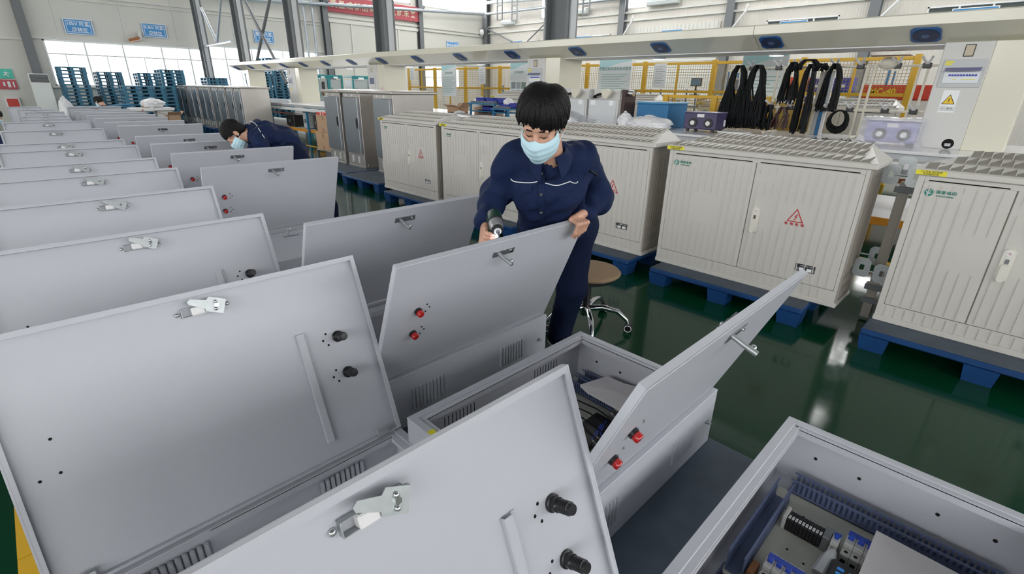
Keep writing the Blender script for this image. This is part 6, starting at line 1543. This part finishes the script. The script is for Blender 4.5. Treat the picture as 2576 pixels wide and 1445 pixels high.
# left hand closes over the top edge of the lid
hl = []; wl = np.array((1.868, 1.374, 1.022)); dn = np.array((0, .378, -.926)); on_ = np.array((0, -.92, -.39))
tip_s = (.052, .060, .055, .040)
for i, x in enumerate((1.742, 1.764, 1.786, 1.807)):
    top = np.array((x, 1.343, .978))
    mcp = top + np.array((.012, .030, .026 - .003 * abs(i - 1))); pip = top + on_ * .022 + np.array((0, 0, .020)); dip = top + dn * (tip_s[i] * .55) + on_ * .0155; tp = top + dn * tip_s[i] + on_ * .0105
    hl += finger([mcp, pip, dip, tp], [.0112, .0100, .0090, .0078]); hl += [('c', tuple(wl + np.array((-.01, .004 * (i - 1), 0))), tuple(mcp), .0225, .0135)]
hl += finger([wl, np.array((1.805, 1.415, .99)), np.array((1.772, 1.412, .965)), np.array((1.752, 1.404, .94))], [.020, .014, .0105, .009])
hl += [('c', tuple(wl - .05 * nv(wl - np.array(J1['elL']))), tuple(wl), .028, .026)]
# right hand round the grip of the driver
dB, dN = np.array((1.4461, 1.5715, 1.0399)), np.array((1.3598, 1.4455, 0.9884)); dax = nv(dN - dB); hc = np.array((1.3957, 1.5114, 1.0065)); hb = np.array((1.3818, 1.5343, 0.9150)); hax = nv(hb - hc)
left = nv(np.array((-.72, .69, 0))); front = nv(np.cross(hax, left)); front = front if front @ dax > 0 else -front
hr = []; wr = np.array((1.4347, 1.6036, 0.9960))
for i in range(4):
    q = hc + hax * (.026 + .0205 * i)
    mcp = q + left * .030 - front * .014; pip = q + left * .026 + front * .024; dip = q + left * .004 + front * .033; tp = q - left * .016 + front * .024
    if i == 0: pip = q + left * .026 + front * .028; dip = q + left * .010 + front * .040; tp = q - left * .004 + front * .040
    hr += finger([mcp, pip, dip, tp], [.0115, .0102, .0092, .0080]); hr += [('c', tuple(wr), tuple(mcp), .024, .015)]
q = hc + hax * .02
hr += finger([wr, q - left * .012 - front * .024, q - left * .028 + front * .004, q - left * .026 + front * .030], [.020, .015, .0115, .009])
hr += [('c', tuple(wr - .05 * nv(wr - np.array(J1['elR']))), tuple(wr), .028, .026)]
p1, jd1, A1, (c1, R1) = person('worker standing in navy overalls and blue mask, aiming a driver at a lid', J1, None, 11, [hl, hr], [(-.1, -.02), (-.078, .01), (-.066, .050), (-.035, .048), (-.012, .036), (.006, .004), (.022, -.022), (.036, -.018), (.052, .010), (.066, .030), (.078, .012), (.1, -.02)])
# collar, placket, buttons, white piping, pocket flap, pen pocket
def strip(name, pts, r, material, flat=.5):
    MB().tube([trace(jd1, p) for p in pts], r, 6).build(name, M[material], p1)
strip('white_piping', [(1.4192, 1.4378, 1.2133), (1.4203, 1.4342, 1.2089), (1.4237, 1.4283, 1.2045), (1.4309, 1.4195, 1.2017), (1.4421, 1.4076, 1.2004), (1.4555, 1.3935, 1.1993), (1.4728, 1.3765, 1.1997), (1.4836, 1.3667, 1.2015), (1.4936, 1.3585, 1.2047)], .0022, 'sign_white')
strip('white_piping', [(1.5139, 1.3351, 1.1992), (1.5234, 1.3240, 1.1965), (1.5338, 1.3113, 1.1923), (1.5449, 1.2995, 1.1910), (1.5545, 1.2908, 1.1928), (1.5661, 1.2819, 1.1975), (1.5777, 1.2730, 1.2023), (1.5881, 1.2653, 1.2070), (1.5919, 1.2598, 1.2041), (1.5980, 1.2521, 1.2013), (1.6050, 1.2453, 1.2015), (1.6112, 1.2425, 1.2076)], .0022, 'sign_white')
def flap(name, poly, material, th=.004, off=0.0):
    pts = [np.array(trace(jd1, p, lift=.006 + off)) for p in poly]; n = len(pts); cc = sum(pts) / n; m = MB()
    cc = np.array(trace(jd1, tuple(cc), lift=.009 + off)); bk = nv(np.array((0, 0, 1.55)) - cc) * th
    vs = [tuple(p) for p in pts] + [tuple(cc)] + [tuple(p - bk) for p in pts] + [tuple(cc - bk)]
    m.add(vs, [(i, (i + 1) % n, n) for i in range(n)] + [(n + 1 + (i + 1) % n, n + 1 + i, 2 * n + 1) for i in range(n)] + [(i, n + 1 + i, n + 1 + (i + 1) % n, (i + 1) % n) for i in range(n)])
    return m.build(name, M[material], p1, smooth=True)
def ribbon(name, pairs, material, th=.004, lift=.005):
    A_ = [np.array(trace(jd1, a, lift=lift)) for a, b in pairs]; B_ = [np.array(trace(jd1, b, lift=lift)) for a, b in pairs]; m = MB(); n = len(pairs); back = nv(A_[n // 2] - np.array((0, 0, 1.55))) * th
    vs = [tuple(p) for p in A_ + B_] + [tuple(p + back) for p in A_ + B_]; fs = []
    for k in range(n - 1): fs += [(k, k + 1, n + k + 1, n + k), (2 * n + k, 3 * n + k, 3 * n + k + 1, 2 * n + k + 1), (k, 2 * n + k, 2 * n + k + 1, k + 1), (n + k, n + k + 1, 3 * n + k + 1, 3 * n + k)]
    fs += [(0, n, 3 * n, 2 * n), (n - 1, 3 * n - 1, 4 * n - 1, 2 * n - 1)]
    m.add(vs, fs); return m.build(name, M[material], p1, smooth=True)
ribbon('placket', [((1.5127, 1.3676, 1.2544), (1.5282, 1.3558, 1.2608)), ((1.5056, 1.3645, 1.2363), (1.5248, 1.3472, 1.2398)), ((1.4987, 1.3594, 1.2153), (1.5187, 1.3405, 1.2173)), ((1.4931, 1.3531, 1.1942), (1.5127, 1.3338, 1.1947)), ((1.4874, 1.3468, 1.1732), (1.5070, 1.3275, 1.1737)), ((1.4809, 1.3396, 1.1492), (1.5005, 1.3203, 1.1497)), ((1.4744, 1.3325, 1.1251), (1.4940, 1.3131, 1.1256)), ((1.4691, 1.3241, 1.1011), (1.4875, 1.3060, 1.1016)), ((1.4637, 1.3158, 1.0771), (1.4810, 1.2988, 1.0775)), ((1.4584, 1.3075, 1.0531), (1.4746, 1.2916, 1.0535))], 'navy')
for p in ((1.5132, 1.3561, 1.2350), (1.4906, 1.3335, 1.1554), (1.4723, 1.3133, 1.0878)):
    q = np.array(trace(jd1, p, lift=.012)); n_ = nv(np.array((0, 0, 1.55)) - q); MB().cyl(tuple(q - n_ * .004), tuple(q + n_ * .002), .0065, n=12).build('button', M['black'], p1)
flap('pocket_flap', [(1.4197, 1.4263, 1.1939), (1.4730, 1.3695, 1.1878), (1.4662, 1.3643, 1.1667), (1.4426, 1.3842, 1.1602), (1.4151, 1.4164, 1.1684)], 'navy', .003)
flap('pocket_flap', [(1.5317, 1.3090, 1.1847), (1.5807, 1.2667, 1.1964), (1.6069, 1.2426, 1.2000), (1.5912, 1.2445, 1.1758), (1.5610, 1.2691, 1.1661), (1.5373, 1.2959, 1.1714)], 'navy', .003)
m = MB(); a, b = trace(jd1, (1.6583, 1.2199, 1.2505), lift=.010), trace(jd1, (1.6730, 1.1952, 1.2330), lift=.010); m.cyl(a, b, .004, n=8); m.build('pen', M['black'], p1)
# the driver in his hand
t = thing('impact_driver', 'dark green cordless driver with a glowing lamp in the worker\'s hand', 'drill', tuple(dB)); o = dB
L_ = lambda p: tuple(np.array(p) - o)
m = MB(); m.lathe([(.0, -.004), (.026, 0), (.033, .012), (.034, .06), (.033, .070), (0, .070)], (0, 0, 0), tuple(dax), 20); m.build('motor_casing', M['drill'], t, smooth=True)
m = MB(); m.lathe([(.0, .066), (.0335, .066), (.0345, .074), (.032, .078), (0, .078)], (0, 0, 0), tuple(dax), 20); m.build('casing_ring', M['rubber'], t, smooth=True)
m = MB(); m.lathe([(0, .074), (.032, .076), (.031, .095), (.026, .115), (.0225, .126), (0, .127)], (0, 0, 0), tuple(dax), 20); m.build('nose_cone', M['alu_nose'], t, smooth=True)
m = MB(); m.lathe([(0, .122), (.0245, .122), (.0245, .134), (.021, .137), (0, .137)], (0, 0, 0), tuple(dax), 20); m.build('bumper_ring', M['rubber'], t, smooth=True)
m = MB(); m.lathe([(.0085, .136), (.016, .136), (.016, .140), (.0085, .140)], (0, 0, 0), tuple(dax), 20); m.build('chuck_collar', M['alu'], t, smooth=True)
m = MB(); m.lathe([(0, .136), (.0085, .136), (.0085, .150), (.004, .152), (.0035, .185), (0, .186)], (0, 0, 0), tuple(dax), 12); m.build('driver_bit', M['darksteel'], t, smooth=True)
m = MB(); e = L_(dB + dax * .137 + hax * .024 - left * .002); m.ell(e, (.007, .007, .006), 10, 7); m.build('lamp', M['led'], t, smooth=True)
m = MB(); m.tube([L_(hc), L_(hc + hax * .05), L_(hc + hax * .105)], [.020, .0185, .022], 12); m.build('grip', M['drill'], t, smooth=True)
m = MB(); bx = hc + hax * .118; X = Matrix.Identity(4)
bu, bv = Vector(left), Vector(front); bw = Vector(hax)
m.x = Matrix(((bu.x, bv.x, bw.x, L_(bx)[0]), (bu.y, bv.y, bw.y, L_(bx)[1]), (bu.z, bv.z, bw.z, L_(bx)[2]), (0, 0, 0, 1))); m.box((-.034, -.055, -.014), (.034, .040, .022), .006); m.build('battery', M['iron_light'], t)
m = MB(); m.tube([L_(hc + hax * .020 + front * .018), L_(hc + hax * .032 + front * .026)], [.006, .005], 8); m.build('trigger', M['black'], t, smooth=True)
for k in range(3):
    m = MB(); m.x = Matrix(((bu.x, bv.x, bw.x, 0), (bu.y, bv.y, bw.y, 0), (bu.z, bv.z, bw.z, 0), (0, 0, 0, 1)))
    P0 = dax * (.014 + .017 * k) + np.array(left) * .031 - np.array(hax) * .006; q = Vector((P0 @ np.array(left), P0 @ np.array(front), P0 @ np.array(hax))); m.box((q.x - .002, q.y - .004, q.z - .012), (q.x + .004, q.y + .004, q.z + .012), .001); m.build('casing_vent', M['black'], t)
ld = bpy.data.lights.new('driver_lamp', 'POINT'); ld.energy = .025; ld.shadow_soft_size = .008; ld.color = (.85, .85, 1); lo_ = bpy.data.objects.new('driver_lamp', ld); COL.objects.link(lo_); lo_.location = dB + dax * .150 + hax * .028

# --- the bending worker
f2 = nv((-.50, .10, -.86)); u2 = nv((-.80, .35, .50))
hd2 = np.array((1.6128, 5.5371, 1.0965))
J2 = dict(head=hd2, f=f2, u=u2, neck=(1.7450, 5.5114, 1.0964), shL=(1.7425, 5.2614, 1.0544), shR=(1.8843, 5.6537, 1.1360), chest=(1.9493, 5.4774, 1.0742), waist=(2.0793, 5.4696, 1.0209),
          elL=(1.8633, 5.3193, 0.7788), wrL=(1.7348, 5.4533, 0.6545), elR=(1.8249, 5.7207, 0.8810), wrR=(1.7454, 5.7823, 0.7155),
          hipL=(2.0748, 5.3231, 0.8895), hipR=(2.1773, 5.5671, 0.9089), knL=(2.42, 5.45, .48), knR=(2.45, 5.72, .48), anL=(2.50, 5.48, .075), anR=(2.56, 5.80, .075), fdir=(-.2, .02, 0))
def simple_hand(w_, d, s=1.0):
    d = nv(d); w_ = np.array(w_); a = nv(np.cross(d, (0.3, .2, 1))); b = np.cross(a, d); out = []
    for i in range(4):
        mc = w_ + d * .085 + a * (.012 * (i - 1.5) * 1.6); pp = mc + d * .036 - b * .008; tp = pp + d * (.034 - .004 * abs(i - 1.3)) - b * .020
        out += finger([mc, pp, tp], [.0105, .0095, .0078]); out.append(('c', tuple(w_), tuple(mc), .024, .014))
    out += finger([w_ + d * .02, w_ + d * .05 + a * .035, w_ + d * .08 + a * .045 - b * .012], [.018, .012, .009]); return out
p2, jd2, A2, _ = person('worker in navy overalls bending over an open box, white shoulder piping', J2, None, 23, [simple_hand(J2['wrL'], (-.4, .1, -.9)), simple_hand(J2['wrR'], (-.4, .1, -.9))], None)
MB().tube([trace(jd2, p) for p in ((1.8012, 5.6245, 1.2064), (1.8194, 5.6023, 1.1993), (1.8336, 5.5819, 1.1885), (1.8419, 5.5610, 1.1663), (1.8464, 5.5417, 1.1403), (1.8527, 5.5186, 1.1106), (1.8590, 5.4954, 1.0809), (1.8672, 5.4682, 1.0476))], .0032, 6).build('white_piping', M['sign_white'], p2)
# --- two workers far back, mostly hidden by lids and the edge of the photograph
def squat(label, base, fdir, seed, zseat=.42):
    b = np.array(base, float); f = nv((fdir[0], fdir[1], 0)); l = np.array((-f[1], f[0], 0)); up = np.array((0, 0, 1.))
    P = lambda x, y, z: tuple(b + f * x + l * y + up * z)
    J = dict(head=P(.30, 0, zseat + .62), f=nv(f * .8 + up * -.6), u=nv(f * .5 + up * .86), neck=P(.20, 0, zseat + .48), shL=P(.18, .18, zseat + .42), shR=P(.18, -.18, zseat + .42), hipL=P(0, .09, zseat + .08), hipR=P(0, -.09, zseat + .08),
             elL=P(.26, .24, zseat + .16), elR=P(.26, -.24, zseat + .16), wrL=P(.48, .16, zseat + .14), wrR=P(.48, -.16, zseat + .14), knL=P(.42, .14, zseat + .04), knR=P(.42, -.14, zseat + .04), anL=P(.40, .14, .075), anR=P(.40, -.14, .075), fdir=tuple(f * .17))
    return person(label, J, None, seed, [simple_hand(J['wrL'], f), simple_hand(J['wrR'], f)])
squat('worker in navy sitting at the left edge of the photo beside the far boxes', (-.36, 13.9, 0), (.95, .2), 31, .30)
squat('worker whose dark hair shows above the far lids beside the blue trolley', ((2.0500, 18.2000, 0.5929)[0] + .2, 18.4, 0), (-.5, .8), 37, .42)
for k, (x, y, lab) in enumerate(((-.36, 13.9, 'small stool under the worker at the left edge of the photo'), ((2.0500, 18.2000, 0.5929)[0] + .2, 18.4, 'small stool under the worker with dark hair beside the trolley'))):
    t = thing('stool', lab, 'stool', (x, y, 0)); z = .28 if k == 0 else .40; m = MB(); m.cyl((0, 0, z - .05), (0, 0, z), .17, n=20); m.build('stool_seat', M['black'], t, smooth=True)
    for a in range(4): MB().cyl((.14 * cos(a * pi / 2), .14 * sin(a * pi / 2), 0), (.1 * cos(a * pi / 2), .1 * sin(a * pi / 2), z - .04), .015, n=8).build('stool_leg', M['chrome'], t)

# ------------------------------------------------------------------ the castor stool behind the standing worker
sx, sy = 2.60, 1.86
t = thing('castor_stool', 'round stool with tan mesh seat and chrome castor legs behind the standing worker', 'stool', (sx, sy, 0))
m = MB(); m.lathe([(0, .335), (.10, .335), (.17, .36), (.205, .395), (.20, .405), (0, .405)], n=32); m.build('seat_shell', M['black'], t, smooth=True)
m = MB(); m.lathe([(.195, .398), (.212, .402), (.216, .412), (.205, .424), (.15, .432), (0, .436)], n=32); m.build('mesh_seat', M['mesh_tan'], t, smooth=True)
m = MB(); m.cyl((0, 0, .10), (0, 0, .34), .026, n=16); m.build('gas_lift', M['black'], t, smooth=True)
m = MB(); m.cyl((0, 0, .09), (0, 0, .15), .045, n=16); m.build('hub', M['chrome'], t, smooth=True)
for k in range(5):
    a = R(-62 + 72 * k); d = Vector((cos(a), sin(a), 0)); m = MB()
    m.tube([d * .03 + Vector((0, 0, .14)), d * .12 + Vector((0, 0, .155)), d * .22 + Vector((0, 0, .14)), d * .285 + Vector((0, 0, .085)), d * .30 + Vector((0, 0, .055))], [.022, .020, .018, .014, .010], 10); lg = m.build('leg', M['chrome'], t, smooth=True)
    pr = Vector((-d.y, d.x, 0)); c0 = d * .30 + Vector((0, 0, .03)); m = MB(); m.cyl(c0 - pr * .024, c0 + pr * .024, .030, n=16); m.build('castor_wheel', M['black'], lg, smooth=True)
    m = MB(); qv = Vector((0, 0, 1))
    for sg in (-1, 1): m.tube([c0 + pr * .0255 * sg + (d * cos(2 * pi * q / 16) + qv * sin(2 * pi * q / 16)) * .0235 for q in range(17)], .003, 6)
    m.build('castor_rim', M['alu'], lg, smooth=True, kind='stuff')
